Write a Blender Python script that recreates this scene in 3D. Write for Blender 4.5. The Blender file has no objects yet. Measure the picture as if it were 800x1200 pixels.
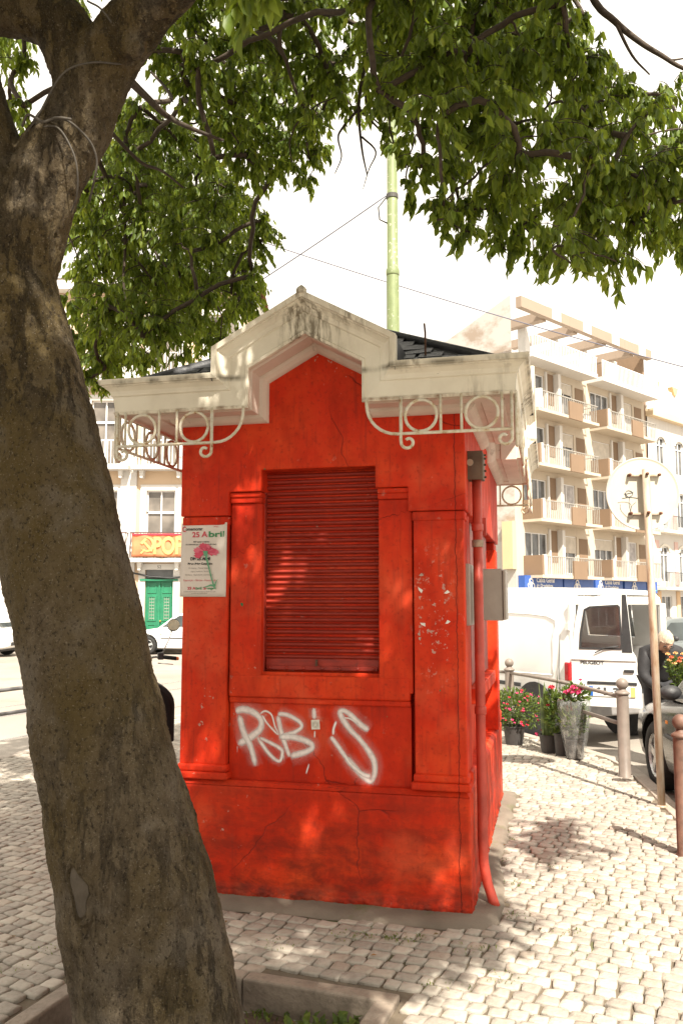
import bpy, bmesh, math, random
from mathutils import Vector, Matrix, noise as mnoise
random.seed(11)
PI = math.pi
rad = math.radians
scene = bpy.context.scene
COL = scene.collection

# ---------------------------------------------------------------- camera
camd = bpy.data.cameras.new('camera')
camo = bpy.data.objects.new('camera', camd); COL.objects.link(camo)
camo.location = (0, 0, 1.6)
camo.rotation_euler = (rad(90) + 0.1056, 0, 0)
camd.sensor_fit = 'VERTICAL'; camd.sensor_height = 36; camd.lens = 30.265
camd.clip_start = 0.05; camd.clip_end = 2000
scene.camera = camo

# ---------------------------------------------------------------- light
SUN_EL = rad(50)
SUN_AZ = math.atan2(0.30, -0.954)          # compass-like, from +Y towards +X
SUN = Vector((math.sin(SUN_AZ)*math.cos(SUN_EL), math.cos(SUN_AZ)*math.cos(SUN_EL), math.sin(SUN_EL)))
world = bpy.data.worlds.new('World'); scene.world = world; world.use_nodes = True
wn = world.node_tree.nodes; wl = world.node_tree.links; wn.clear()
wo = wn.new('ShaderNodeOutputWorld'); wb = wn.new('ShaderNodeBackground')
sky = wn.new('ShaderNodeTexSky'); sky.sky_type = 'NISHITA'; sky.sun_disc = False
sky.sun_elevation = SUN_EL; sky.sun_rotation = SUN_AZ
sky.air_density = 1.0; sky.dust_density = 1.5
wtc = wn.new('ShaderNodeTexCoord'); wno = wn.new('ShaderNodeTexNoise')
wno.inputs['Scale'].default_value = 2.2; wno.inputs['Detail'].default_value = 5
wl.new(wtc.outputs['Generated'], wno.inputs['Vector'])
wr = wn.new('ShaderNodeValToRGB')
wr.color_ramp.elements[0].position = .15; wr.color_ramp.elements[0].color = (.80, .80, .80, 1)
wr.color_ramp.elements[1].position = .6; wr.color_ramp.elements[1].color = (1, 1, 1, 1)
wl.new(wno.outputs['Fac'], wr.inputs['Fac'])
wm = wn.new('ShaderNodeMix'); wm.data_type = 'RGBA'
wl.new(wr.outputs['Color'], wm.inputs[0]); wl.new(sky.outputs['Color'], wm.inputs[6])
wm.inputs[7].default_value = (6.5, 5.98, 5.2, 1)       # thin bright cloud over the whole sky
wl.new(wm.outputs[2], wb.inputs['Color']); wb.inputs['Strength'].default_value = 0.12
wl.new(wb.outputs['Background'], wo.inputs['Surface'])

sund = bpy.data.lights.new('sun', 'SUN'); sund.energy = 5.0; sund.angle = rad(0.53); sund.color = (1, .925, .80)
suno = bpy.data.objects.new('sun', sund); COL.objects.link(suno)
suno.rotation_euler = (-SUN).to_track_quat('-Z', 'Y').to_euler(); suno.location = (0, 0, 30)

vs = scene.view_settings
vs.view_transform = 'Standard'; vs.look = 'None'; vs.gamma = 1; vs.use_curve_mapping = False
vs.exposure = 1.2
scene.cycles.max_bounces = 8; scene.cycles.transparent_max_bounces = 40
scene.cycles.sample_clamp_indirect = 8
scene.cycles.use_denoising = True

# ---------------------------------------------------------------- object helpers
def tag(o, label=None, cat=None, group=None, kind=None):
    if label: o['label'] = label
    if cat: o['category'] = cat
    if group: o['group'] = group
    if kind: o['kind'] = kind
    return o
def empty(name, loc=(0, 0, 0), rz=0, label=None, cat=None, group=None):
    o = bpy.data.objects.new(name, None); COL.objects.link(o)
    o.location = loc; o.rotation_euler = (0, 0, rz); o.empty_display_size = .1
    return tag(o, label, cat, group)
def add_ob(name, me, parent=None, mat=None):
    if mat is not None and not me.materials: me.materials.append(mat)
    o = bpy.data.objects.new(name, me); COL.objects.link(o)
    if parent is not None: o.parent = parent
    return o
def children_of(o): return [c for c in bpy.data.objects if c.parent == o]
def copy_tree(o, parent=None, kids=None):
    if kids is None:
        kids = {}
        for x in bpy.data.objects:
            if x.parent: kids.setdefault(x.parent, []).append(x)
    c = o.copy(); COL.objects.link(c); c.parent = parent
    for ch in kids.get(o, []): copy_tree(ch, c, kids)
    return c

class MB:
    def __init__(s): s.v = []; s.f = []; s.t = []
    def add(s, vs, fs, tint=None):
        b = len(s.v); s.v += [tuple(p) for p in vs]; s.f += [tuple(b+i for i in f) for f in fs]
        if tint is not None or s.t: s.t += [tint if tint is not None else .5]*len(vs)
        return s
    def box(s, x0, x1, y0, y1, z0, z1):
        v = [(x0,y0,z0),(x1,y0,z0),(x1,y1,z0),(x0,y1,z0),(x0,y0,z1),(x1,y0,z1),(x1,y1,z1),(x0,y1,z1)]
        return s.add(v, [(0,3,2,1),(4,5,6,7),(0,1,5,4),(1,2,6,5),(2,3,7,6),(3,0,4,7)])
    def prism_xz(s, poly, y0, y1):      # poly counter-clockwise seen from -y
        n = len(poly)
        v = [(x,y0,z) for x,z in poly] + [(x,y1,z) for x,z in poly]
        f = [tuple(range(n)), tuple(range(2*n-1, n-1, -1))] + [(i, i+n, (i+1)%n+n, (i+1)%n) for i in range(n)]
        return s.add(v, f)
    def prism_xy(s, poly, z0, z1):
        n = len(poly)
        v = [(x,y,z0) for x,y in poly] + [(x,y,z1) for x,y in poly]
        f = [tuple(range(n-1,-1,-1)), tuple(range(n, 2*n))] + [(i, (i+1)%n, (i+1)%n+n, i+n) for i in range(n)]
        return s.add(v, f)
    def tube(s, pts, r, n=8, cap=True, flat=1.0):
        pts = [Vector(p) for p in pts]; m = len(pts)
        rs = r if isinstance(r, (list, tuple)) else [r]*m
        rings = []; up = None
        for i, p in enumerate(pts):
            d = (pts[min(i+1, m-1)] - pts[max(i-1, 0)])
            if d.length < 1e-9: d = Vector((0,0,1))
            d.normalize()
            if up is None:
                up = d.orthogonal().normalized()
            up = (up - d*up.dot(d))
            if up.length < 1e-6: up = d.orthogonal()
            up.normalize(); side = d.cross(up)
            rings.append([p + (up*math.cos(2*PI*k/n) + side*math.sin(2*PI*k/n)*flat)*rs[i] for k in range(n)])
        v = [q for ring in rings for q in ring]
        f = [(i*n+k, i*n+(k+1)%n, (i+1)*n+(k+1)%n, (i+1)*n+k) for i in range(m-1) for k in range(n)]
        if cap: f += [tuple(range(n-1,-1,-1)), tuple((m-1)*n+k for k in range(n))]
        return s.add(v, f)
    def lathe(s, prof, n=20, c=(0,0,0), axis='z', cap=True):
        v = []
        for r, h in prof:
            for k in range(n):
                a = 2*PI*k/n; x, y = r*math.cos(a), r*math.sin(a)
                p = (x, y, h) if axis == 'z' else ((x, h, y) if axis == 'y' else (h, x, y))
                v.append((p[0]+c[0], p[1]+c[1], p[2]+c[2]))
        m = len(prof)
        f = [(i*n+k, i*n+(k+1)%n, (i+1)*n+(k+1)%n, (i+1)*n+k) for i in range(m-1) for k in range(n)]
        if cap: f += [tuple(range(n-1,-1,-1)), tuple((m-1)*n+k for k in range(n))]
        return s.add(v, f)
    def quad(s, a, b, c, d): return s.add([a,b,c,d], [(0,1,2,3)])
    def build(s, name, mat, parent=None, smooth=False, bevel=0, segs=2, angle=40, fix=True):
        me = bpy.data.meshes.new(name); me.from_pydata(s.v, [], s.f); me.validate()
        if fix:
            bm = bmesh.new(); bm.from_mesh(me); bmesh.ops.recalc_face_normals(bm, faces=bm.faces); bm.to_mesh(me); bm.free()
        if s.t and len(s.t) == len(me.vertices):
            at = me.attributes.new('tint', 'FLOAT', 'POINT'); at.data.foreach_set('value', s.t)
        if smooth: me.polygons.foreach_set('use_smooth', [True]*len(me.polygons))
        o = add_ob(name, me, parent, mat)
        if bevel:
            b = o.modifiers.new('bevel', 'BEVEL'); b.width = bevel; b.segments = segs; b.limit_method = 'ANGLE'; b.angle_limit = rad(angle)
            b.harden_normals = False
        return o

def bez(p0, p1, p2, n=10):
    p0, p1, p2 = Vector(p0), Vector(p1), Vector(p2)
    return [p0*(1-t)**2 + p1*2*t*(1-t) + p2*t*t for t in [i/n for i in range(n+1)]]
def spline(pts, n=8):
    P = [Vector(p) for p in pts]; out = []
    Q = [P[0]*2-P[1]] + P + [P[-1]*2-P[-2]]
    for i in range(1, len(Q)-2):
        a, b, c, d = Q[i-1], Q[i], Q[i+1], Q[i+2]
        for k in range(n):
            t = k/n
            out.append(.5*((2*b) + (c-a)*t + (2*a-5*b+4*c-d)*t*t + (3*b-a-3*c+d)*t**3))
    out.append(P[-1]); return out

# ---------------------------------------------------------------- materials
class NM:
    def __init__(s, name):
        s.m = bpy.data.materials.new(name); s.m.use_nodes = True
        s.n = s.m.node_tree.nodes; s.l = s.m.node_tree.links; s.n.clear()
        s.out = s.n.new('ShaderNodeOutputMaterial'); s.b = s.n.new('ShaderNodeBsdfPrincipled')
        s.l.new(s.b.outputs[0], s.out.inputs[0]); s.tc = s.n.new('ShaderNodeTexCoord')
    def put(s, sock, v):
        if hasattr(v, 'is_linked') or isinstance(v, bpy.types.NodeSocket): s.l.new(v, sock)
        elif v is not None: sock.default_value = v if not (isinstance(v, tuple) and len(v) == 3 and len(sock.default_value) == 4) else v + (1,)
    def co(s, scale=(1,1,1), kind='Object', loc=(0,0,0), rot=(0,0,0)):
        mp = s.n.new('ShaderNodeMapping'); s.l.new(s.tc.outputs[kind], mp.inputs[0])
        mp.inputs['Scale'].default_value = scale; mp.inputs['Location'].default_value = loc; mp.inputs['Rotation'].default_value = rot
        return mp.outputs[0]
    def noise(s, scale=5, detail=4, vec=None, rough=.55, dist=0):
        t = s.n.new('ShaderNodeTexNoise'); t.inputs['Scale'].default_value = scale; t.inputs['Detail'].default_value = detail
        t.inputs['Roughness'].default_value = rough; t.inputs['Distortion'].default_value = dist
        s.l.new(vec if vec is not None else s.tc.outputs['Object'], t.inputs['Vector']); return t.outputs['Fac']
    def voro(s, scale=5, vec=None, feature='F1', out='Distance'):
        t = s.n.new('ShaderNodeTexVoronoi'); t.feature = feature; t.inputs['Scale'].default_value = scale
        s.l.new(vec if vec is not None else s.tc.outputs['Object'], t.inputs['Vector']); return t.outputs[out]
    def ramp(s, fac, stops):
        r = s.n.new('ShaderNodeValToRGB'); s.l.new(fac, r.inputs[0]); e = r.color_ramp.elements
        while len(e) < len(stops): e.new(.5)
        for i, (p, c) in enumerate(stops):
            e[i].position = p; e[i].color = (c, c, c, 1) if not isinstance(c, tuple) else c + (1,)
        return r.outputs[0]
    def mix(s, fac, a, b, mode='MIX'):
        m = s.n.new('ShaderNodeMix'); m.data_type = 'RGBA'; m.blend_type = mode
        s.put(m.inputs[0], fac); s.put(m.inputs[6], a); s.put(m.inputs[7], b); return m.outputs[2]
    def math(s, op, a, b=None, c=None):
        m = s.n.new('ShaderNodeMath'); m.operation = op; s.put(m.inputs[0], a)
        if b is not None: s.put(m.inputs[1], b)
        if c is not None: s.put(m.inputs[2], c)
        return m.outputs[0]
    def sep(s, vec=None):
        x = s.n.new('ShaderNodeSeparateXYZ'); s.l.new(vec if vec is not None else s.tc.outputs['Object'], x.inputs[0]); return x.outputs
    def attr(s, name):
        a = s.n.new('ShaderNodeAttribute'); a.attribute_name = name; return a.outputs['Fac']
    def rnd(s):
        return s.n.new('ShaderNodeObjectInfo').outputs['Random']
    def bump(s, h, strength=.3, dist=.01, prev=None):
        b = s.n.new('ShaderNodeBump'); b.inputs['Strength'].default_value = strength; b.inputs['Distance'].default_value = dist
        s.l.new(h, b.inputs['Height'])
        if prev is not None: s.l.new(prev, b.inputs['Normal'])
        return b.outputs[0]
    def done(s, col=None, rough=.7, bump=None, metal=0, spec=None, trans=None):
        s.put(s.b.inputs['Base Color'], col); s.put(s.b.inputs['Roughness'], rough); s.put(s.b.inputs['Metallic'], metal)
        if spec is not None: s.b.inputs['Specular IOR Level'].default_value = spec
        if bump is not None: s.l.new(bump, s.b.inputs['Normal'])
        return s.m
_cache = {}
def plain(name, col, rough=.6, metal=0, var=.12, scale=6, bump=0.0, spec=None):
    if name in _cache: return _cache[name]
    m = NM(name); f = m.noise(scale, 5)
    d = tuple(max(0, c*(1-var*1.6)) for c in col); l = tuple(min(1, c*(1+var)) for c in col)
    c = m.ramp(f, [(.3, d), (.7, l)])
    b = m.bump(m.noise(scale*8, 4), bump, .01) if bump else None
    r = m.ramp(m.noise(scale*2.3, 3), [(.3, max(0, rough-.1)), (.7, min(1, rough+.1))])
    _cache[name] = m.done(c, r, b, metal, spec); return _cache[name]
def glassy(name, col=(.03,.035,.04), rough=.06):
    if name in _cache: return _cache[name]
    m = NM(name); c = m.ramp(m.noise(1.3, 2), [(.35, tuple(x*.6 for x in col)), (.65, tuple(x*1.4 for x in col))])
    _cache[name] = m.done(c, rough, None, 0, .6); return _cache[name]
def clear_glass(name, tint=(.8,.85,.85), amt=.75):
    if name in _cache: return _cache[name]
    m = NM(name); tr = m.n.new('ShaderNodeBsdfTransparent'); tr.inputs[0].default_value = tint + (1,)
    gl = m.n.new('ShaderNodeBsdfGlossy'); gl.inputs['Roughness'].default_value = .04
    fr = m.n.new('ShaderNodeFresnel'); fr.inputs[0].default_value = 1.45
    mx = m.n.new('ShaderNodeMixShader'); k = m.math('MULTIPLY_ADD', fr.outputs[0], .9, 1-amt-.2)
    m.l.new(k, mx.inputs[0]); m.l.new(tr.outputs[0], mx.inputs[1]); m.l.new(gl.outputs[0], mx.inputs[2]); m.l.new(mx.outputs[0], m.out.inputs[0])
    _cache[name] = m.m; return m.m

def text_mesh(body, size, align='LEFT', bold=0.0):
    cu = bpy.data.curves.new('text', 'FONT'); cu.body = body; cu.size = size; cu.align_x = align; cu.offset = bold
    o = bpy.data.objects.new('text', cu); COL.objects.link(o)
    dg = bpy.context.evaluated_depsgraph_get(); dg.update()
    me = bpy.data.meshes.new_from_object(o.evaluated_get(dg))
    bpy.data.objects.remove(o); bpy.data.curves.remove(cu); return me
def place_text(name, body, size, mat, parent, M, align='LEFT', bold=0.0, width=None, thick=0):
    me = text_mesh(body, size, align, bold); me.materials.clear(); me.name = name
    if width:
        xs = [v.co.x for v in me.vertices]; k = width/max(1e-6, max(xs)-min(xs)); me.transform(Matrix.Diagonal((k, 1, 1, 1)))
    me.transform(M); return add_ob(name, me, parent, mat)
# text drawn in the XY plane -> upright XZ plane facing -y
UP = Matrix.Rotation(PI/2, 4, 'X')
# ================================================================ the red kiosk
KA = 0.2367
W, DP = 1.649, 2.916
kiosk = empty('kiosk', (-0.936, 4.975, 0), -KA, 'red painted street kiosk with closed roller shutter and white gabled eaves', 'kiosk')

def red_paint():
    m = NM('red_paint'); x, y, z = m.sep()
    n1 = m.noise(2.2, 6, rough=.62); n2 = m.noise(9, 6, m.co((1,1,.5))); n3 = m.noise(45, 4)
    c = m.ramp(n1, [(.28, (.38,.016,.005)), (.48, (.54,.029,.007)), (.72, (.61,.060,.014))])
    c = m.mix(m.ramp(n2, [(.46, 0), (.72, .55)]), c, (.28,.018,.008))
    # worn darker scuffs low on the plinth
    low = m.ramp(z, [(.0, 1), (.55, .55), (.66, 0)])
    sc = m.noise(4.2, 7, m.co((1,1,2.2)), .74, .25)
    c = m.mix(m.math('MULTIPLY', low, m.ramp(sc, [(.42, 0), (.60, .8)])), c, (.13,.018,.010))
    c = m.mix(m.math('MULTIPLY', m.ramp(z, [(.0, 1), (.06, .8), (.11, 0)]), m.ramp(m.noise(16, 5), [(.4, .1), (.62, .75)])), c, (.09,.022,.014))
    # flaked spots showing the plaster and an older green coat
    fl = m.noise(19, 5, m.co((1,1,1), loc=(3,1,7)), .66)
    area = m.ramp(m.noise(1.5, 2, m.co((1,1,1), loc=(9,4,2))), [(.46, 0), (.60, 1)])
    c = m.mix(m.math('MULTIPLY', area, m.ramp(fl, [(.652, 0), (.664, .9)])), c, (.42,.27,.21))
    dr_ = m.noise(9, 5, m.co((4,4,.28), loc=(6,1,3)), .6)
    c = m.mix(m.ramp(dr_, [(.55, 0), (.70, .5)]), c, (.24,.022,.011))
    fd = m.noise(1.8, 4, m.co(loc=(14,2,8)), .6)
    c = m.mix(m.ramp(fd, [(.55, 0), (.70, .45)]), c, (.62,.11,.045))
    gr = m.noise(13, 3, m.co((1,1,.8), loc=(11,5,3)), .5)
    c = m.mix(m.ramp(gr, [(.755, 0), (.765, 1)]), c, (.02,.14,.06))
    # hair cracks
    ck = m.voro(1.7, m.mix(.09, m.tc.outputs['Object'], m.n.new('ShaderNodeTexNoise').outputs['Color']), 'DISTANCE_TO_EDGE')
    ckm = m.math('MULTIPLY', m.ramp(ck, [(.0, 1), (.0045, 0)]), m.ramp(m.noise(1.1, 2, m.co(loc=(5,5,5))), [(.52, 0), (.6, 1)]))
    c = m.mix(m.math('MULTIPLY', ckm, .75), c, (.06,.012,.01))
    # long settlement crack down the right-hand pilaster and plinth
    wob = m.math('MULTIPLY', m.math('SUBTRACT', m.noise(6, 5, m.co((0,0,1), loc=(2,2,2)), .7), .5), .055)
    lc = m.math('ABSOLUTE', m.math('SUBTRACT', m.math('ADD', x, wob), 1.590)); lcm = m.math('MULTIPLY', m.ramp(lc, [(.0, 1), (.0035, 0)]), m.ramp(y, [(.03, 1), (.06, 0)]))
    lw = m.math('ABSOLUTE', m.math('SUBTRACT', m.math('ADD', x, wob), .075)); lwm = m.math('MULTIPLY', m.ramp(lw, [(.0, 1), (.003, 0)]), m.math('MULTIPLY', m.ramp(y, [(.03, 1), (.06, 0)]), m.ramp(z, [(.3, 0), (.31, 1), (.44, 1), (.45, 0)])))
    ckm = m.math('MAXIMUM', ckm, m.math('MAXIMUM', lcm, lwm))
    c = m.mix(m.math('MULTIPLY', m.math('MAXIMUM', lcm, lwm), .8), c, (.05,.012,.01))
    # bill-sticker scars on the right pilaster
    sx = m.ramp(m.math('ABSOLUTE', m.math('SUBTRACT', x, 1.46)), [(.05, 1), (.13, 0)]); sz = m.ramp(m.math('ABSOLUTE', m.math('SUBTRACT', z, 1.52)), [(.15, 1), (.42, 0)])
    sp = m.ramp(m.noise(30, 5, m.co(loc=(1,7,4)), .7), [(.60, 0), (.625, 1)])
    c = m.mix(m.math('MULTIPLY', m.math('MULTIPLY', sx, sz), m.math('MULTIPLY', sp, .8)), c, (.46,.33,.27))
    c = m.mix(m.ramp(n3, [(.55, 0), (.72, .5)]), c, (.22,.018,.009))
    rc = m.math('MULTIPLY', m.ramp(z, [(.04, 1), (.085, 0)]), m.noise(26, 4))
    h = m.math('ADD', m.math('MULTIPLY', n3, .10), m.math('MULTIPLY', rc, 2.4))
    h = m.math('ADD', h, m.math('MULTIPLY', n2, .35)); h = m.math('SUBTRACT', h, m.math('MULTIPLY', ckm, .5))
    h = m.math('ADD', h, m.math('MULTIPLY', m.noise(140, 3), .05))
    return m.done(c, m.ramp(n2, [(.3, .5), (.7, .72)]), m.bump(h, .55, .012), spec=.13)
RED = red_paint()
def shutter_paint():
    m = NM('shutter_paint'); n = m.noise(6, 6, m.co((1,1,4)), .65); n2 = m.noise(30, 4)
    c = m.ramp(n, [(.3, (.16,.015,.009)), (.55, (.28,.022,.010)), (.75, (.37,.034,.014))])
    c = m.mix(m.ramp(m.noise(2.4, 4), [(.5, 0), (.7, .45)]), c, (.2,.02,.012))
    c = m.mix(m.ramp(n2, [(.64, 0), (.72, .6)]), c, (.12,.03,.02))
    return m.done(c, .5, m.bump(n2, .2, .003), spec=.4)
SHUT = shutter_paint()
def old_white():
    m = NM('weathered_white_paint'); n = m.noise(5, 6); x, y, z = m.sep()
    c = m.ramp(n, [(.25, (.56,.51,.41)), (.5, (.66,.61,.50)), (.75, (.71,.67,.56))])
    st = m.noise(7, 6, m.co((5,5,.7)), .7)       # rain streaks
    zone = m.ramp(m.noise(2.1, 3, m.co((1,1,.2), loc=(2,3,1))), [(.54, 0), (.66, 1)])
    c = m.mix(m.math('MULTIPLY', zone, m.ramp(st, [(.44, 0), (.58, .85)])), c, (.11,.085,.05))
    # grime that settles on the upper ledge line and at the drip edge
    led = m.math('MULTIPLY', m.ramp(m.noise(11, 5, m.co((1,1,.3))), [(.4, .05), (.62, .9)]), m.ramp(m.math('ABSOLUTE', m.math('SUBTRACT', z, 2.822)), [(.0, 1), (.012, .5), (.022, 0)]))
    c = m.mix(led, c, (.10,.085,.055))
    led2 = m.math('MULTIPLY', m.ramp(m.noise(14, 5, m.co((1,1,.3), loc=(4,4,4))), [(.42, 0), (.62, .9)]), m.ramp(m.math('ABSOLUTE', m.math('SUBTRACT', z, 2.662)), [(.0, 1), (.010, .5), (.016, 0)]))
    c = m.mix(led2, c, (.16,.08,.035))
    ck = m.noise(17, 6, m.co((1,1,3)), .75)
    c = m.mix(m.ramp(ck, [(.69, 0), (.72, .8)]), c, (.08,.065,.05))
    h = m.math('ADD', m.math('MULTIPLY', m.noise(60, 4), .3), m.math('MULTIPLY', ck, -.5))
    return m.done(c, .62, m.bump(h, .35, .006), spec=.3)
WHT = old_white()
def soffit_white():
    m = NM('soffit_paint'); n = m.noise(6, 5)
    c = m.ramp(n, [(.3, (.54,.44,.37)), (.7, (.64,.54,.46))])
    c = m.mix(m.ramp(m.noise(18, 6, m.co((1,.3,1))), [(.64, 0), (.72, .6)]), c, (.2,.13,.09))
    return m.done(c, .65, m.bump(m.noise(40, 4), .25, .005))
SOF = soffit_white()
def iron_white():
    m = NM('rusty_white_iron'); n = m.noise(24, 5, rough=.65)
    c = m.ramp(n, [(.45, (.60,.56,.46)), (.6, (.50,.42,.28)), (.68, (.26,.10,.035))])
    return m.done(c, .6, m.bump(n, .3, .004))
IRON = iron_white()
SLATE = plain('slate', (.035,.036,.04), .55, 0, .35, 9, .4)

# --- base and walls (kiosk coordinates: x along the front, y into depth)
def bx(name, x0, x1, y0, y1, z0, z1, mat=RED, bev=.008, parent=kiosk):
    return MB().box(x0, x1, y0, y1, z0, z1).build(name, mat, parent, bevel=bev, segs=3)
pl = MB(); pl.prism_xy([(0,0),(W,0),(W,DP),(0,DP)], 0, .595)
pl.v += []; 
plinth = pl.build('plinth', RED, kiosk, bevel=.012, segs=3)
cap = MB(); cap.add([(.0,.0,.596),(W,.0,.596),(W,DP,.596),(0,DP,.596),(.03,.03,.622),(W-.03,.03,.622),(W-.03,DP-.03,.622),(.03,DP-.03,.622)],
    [(0,3,2,1),(4,5,6,7),(0,1,5,4),(1,2,6,5),(2,3,7,6),(3,0,4,7)])
cap.build('plinth_coping', RED, kiosk, bevel=.004)
def roughcast(p, q, nrm):
    # lumpy strip of thrown plaster along the foot of the wall
    m = MB(); p, q = Vector(p), Vector(q); L = (q-p).length; nx_, nz_ = int(L/.009), 12
    for j in range(nz_+1):
        for i in range(nx_+1):
            t = i/nx_; z = .002 + j*.0072; c = p+(q-p)*t
            top = .055 + .025*mnoise.noise((c.x*9, c.y*9, 5))
            am = max(0, min(1, (top-z)/.02)) if j < nz_ else 0
            am *= min(1, t*40, (1-t)*40)
            d_ = -.002 + am*(.007 + .010*mnoise.noise((c.x*38, c.y*38, z*45)) + .006*mnoise.noise((c.x*90, c.y*90, z*95)))
            m.v.append((c.x+nrm[0]*d_, c.y+nrm[1]*d_, z))
    m.f = [(j*(nx_+1)+i, j*(nx_+1)+i+1, (j+1)*(nx_+1)+i+1, (j+1)*(nx_+1)+i) for j in range(nz_) for i in range(nx_)]
    m.build('roughcast_strip', RED, kiosk, smooth=True, fix=False)
roughcast((.0,.0), (W,.0), (0,-1)); roughcast((W,.0), (W,DP), (1,0))
core = MB().box(.09, W-.09, .14, DP-.09, .6, 2.78).build('core_wall', RED, kiosk)
up = [(.002,2.10),(.297,2.10),(.297,2.235),(.49,2.235),(.49,2.357),(1.152,2.357),(1.152,2.235),(1.333,2.235),(1.333,2.10),(W-.002,2.10),(W-.002,2.72),(1.142,2.72),(1.142,2.905),(.8245,3.078),(.507,2.905),(.507,2.72),(.002,2.72)]
MB().prism_xz(up, .004, .15).build('upper_wall', RED, kiosk, bevel=.007, segs=3)
for mir in (0, 1):
    X = (lambda a, b: (a, b)) if not mir else (lambda a, b: (W-b, W-a))
    a, b = X(.016, .290); bx('pilaster', a, b, .020, .15, .70, 2.095)
    a, b = X(.009, .296); bx('pilaster_capital', a, b, .012, .15, 2.045, 2.098, bev=.01)
    a, b = X(-.003, .310); bx('pilaster_base', a, b, -.004, .15, .622, .662, bev=.01)
    a, b = X(.006, .300); bx('pilaster_base', a, b, .008, .15, .660, .704, bev=.014)
    a, b = X(.299, .487); bx('window_jamb', a, b, .040, .16, 1.115, 2.172)
    a, b = X(.296, .4885); bx('jamb_capital', a, b, .027, .16, 2.172, 2.205, bev=.006)
    a, b = X(.296, .4885); bx('jamb_capital', a, b, .018, .16, 2.204, 2.233, bev=.008)
    a, b = X(.462, .4895); bx('shutter_guide', a, b, .088, .17, 1.2, 2.356, SHUT, .003)
bx('sill_band', .297, 1.333, .036, .16, 1.075, 1.20, bev=.012)
bx('sill_moulding', .297, 1.333, .050, .16, 1.043, 1.076, bev=.008)
bx('apron_panel', .297, 1.333, .068, .16, .60, 1.045, bev=.0)
bx('sill', .455, 1.187, .072, .17, 1.192, 1.216, bev=.006)

# --- roller shutter, one slat after another
sh = MB().box(.485, 1.165, .150, .165, 1.2, 2.36).build('roller_shutter', SHUT, kiosk)
NS = 31; zz0, zz1 = 1.285, 2.357; ph = (zz1-zz0)/NS
prof = [(.149, 0), (.128, .06), (.116, .28), (.115, .50), (.124, .70), (.149, .80), (.149, 1.0)]
sm = MB()
for k, (yy, q) in enumerate(prof): sm.v += [(.491, yy, q*ph), (1.151, yy, q*ph)]
sm.f = [(2*k, 2*k+1, 2*k+3, 2*k+2) for k in range(len(prof)-1)]
s0 = sm.build('slat', SHUT, sh, smooth=True, fix=False)
for i in range(NS):
    s = s0 if i == 0 else s0.copy()
    if i: COL.objects.link(s)
    s.location = (0, random.uniform(-.0012, .0012), zz0 + i*ph); s.rotation_euler = (random.uniform(-.02,.02), 0, random.uniform(-.0012, .0012))
MB().box(.4915, 1.1505, .112, .148, 1.232, 1.290).build('bottom_bar', SHUT, sh, bevel=.006, segs=3)
MB().box(.500, 1.142, .100, .113, 1.226, 1.250).build('bottom_bar', SHUT, sh, bevel=.004, segs=2)
for xx in (.52, .62, .72, .83, .93, 1.03, 1.12):
    MB().lathe([(.0,-.006),(.008,-.005),(.010,0),(.010,.006)], 10, (xx,.099,1.238), 'y').build('rivet', SHUT, sh, smooth=True)
MB().box(.79,.80,.092,.11,1.25,1.285).build('latch', plain('rust_iron', (.10,.045,.025), .8, .2, .3, 20, .3), sh)

# --- cornice swept round the eaves, with a broken gable on every side
def off_path(P, o):
    n = len(P); out = []
    nor = []
    for i in range(n-1):
        d = (Vector(P[i+1]) - Vector(P[i])).normalized(); nor.append(Vector((-d.y, d.x)))
    for i in range(n):
        if i == 0: out.append(Vector(P[0]) + nor[0]*o)
        elif i == n-1: out.append(Vector(P[-1]) + nor[-1]*o)
        else:
            m = (nor[i-1] + nor[i]); m.normalize(); out.append(Vector(P[i]) + m*(o/max(.2, m.dot(nor[i]))))
    return out
FASCIA = [(-.002,-.262),(-.002,-.284),(.012,-.290),(.016,-.284),(.022,-.284),(.098,-.292),(.104,-.302),(.112,-.302),(.128,-.308),(.146,-.328),(.152,-.340),(.158,-.340),(.160,-.352),(.186,-.358),(.190,-.350),(.190,-.30)]
SOFFIT = [(-.002,-.262),(.012,-.258),(.012,-.215),(.002,-.208),(.002,-.100),(.012,-.092),(.012,-.060),(-.006,-.052),(-.022,-.030),(-.028,-.012),(-.030,.03)]
def side_frame(side):
    # maps (along, protrusion<0 outward, z) to kiosk coordinates, plus the run length
    if side == 'front': return W, lambda a, t, z: (a, t+.004, z)
    if side == 'back': return W, lambda a, t, z: (W-a, DP-t-.004, z)
    if side == 'right': return DP, lambda a, t, z: (W-.002-t, a, z)
    return DP, lambda a, t, z: (.002+t, DP-a, z)
def sweep(side, prof, name, mat, jit=0):
    L, F = side_frame(side); c = L/2; hw = .3175
    base = [(0,2.655),(c-hw,2.655),(c-hw,2.875),(c,2.875+hw*.546),(c+hw,2.875),(c+hw,2.655),(L,2.655)]
    m = MB(); rows = []
    for o, t in prof:
        q = off_path(base, o); q = [(p.x, p.y) for p in q]
        ex = -t - .003
        q[0] = (-ex, q[0][1]); q[-1] = (L+ex, q[-1][1])
        rows.append([F(a, t, z) for a, z in q])
    k = len(base)
    for r in rows: m.v += r
    m.f = [(i*k+j, i*k+j+1, (i+1)*k+j+1, (i+1)*k+j) for i in range(len(rows)-1) for j in range(k-1)]
    return m.build(name, mat, kiosk, fix=False)
for sd in ('front', 'right', 'left', 'back'):
    sweep(sd, FASCIA, 'cornice', WHT); sweep(sd, SOFFIT, 'soffit', SOF)

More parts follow.
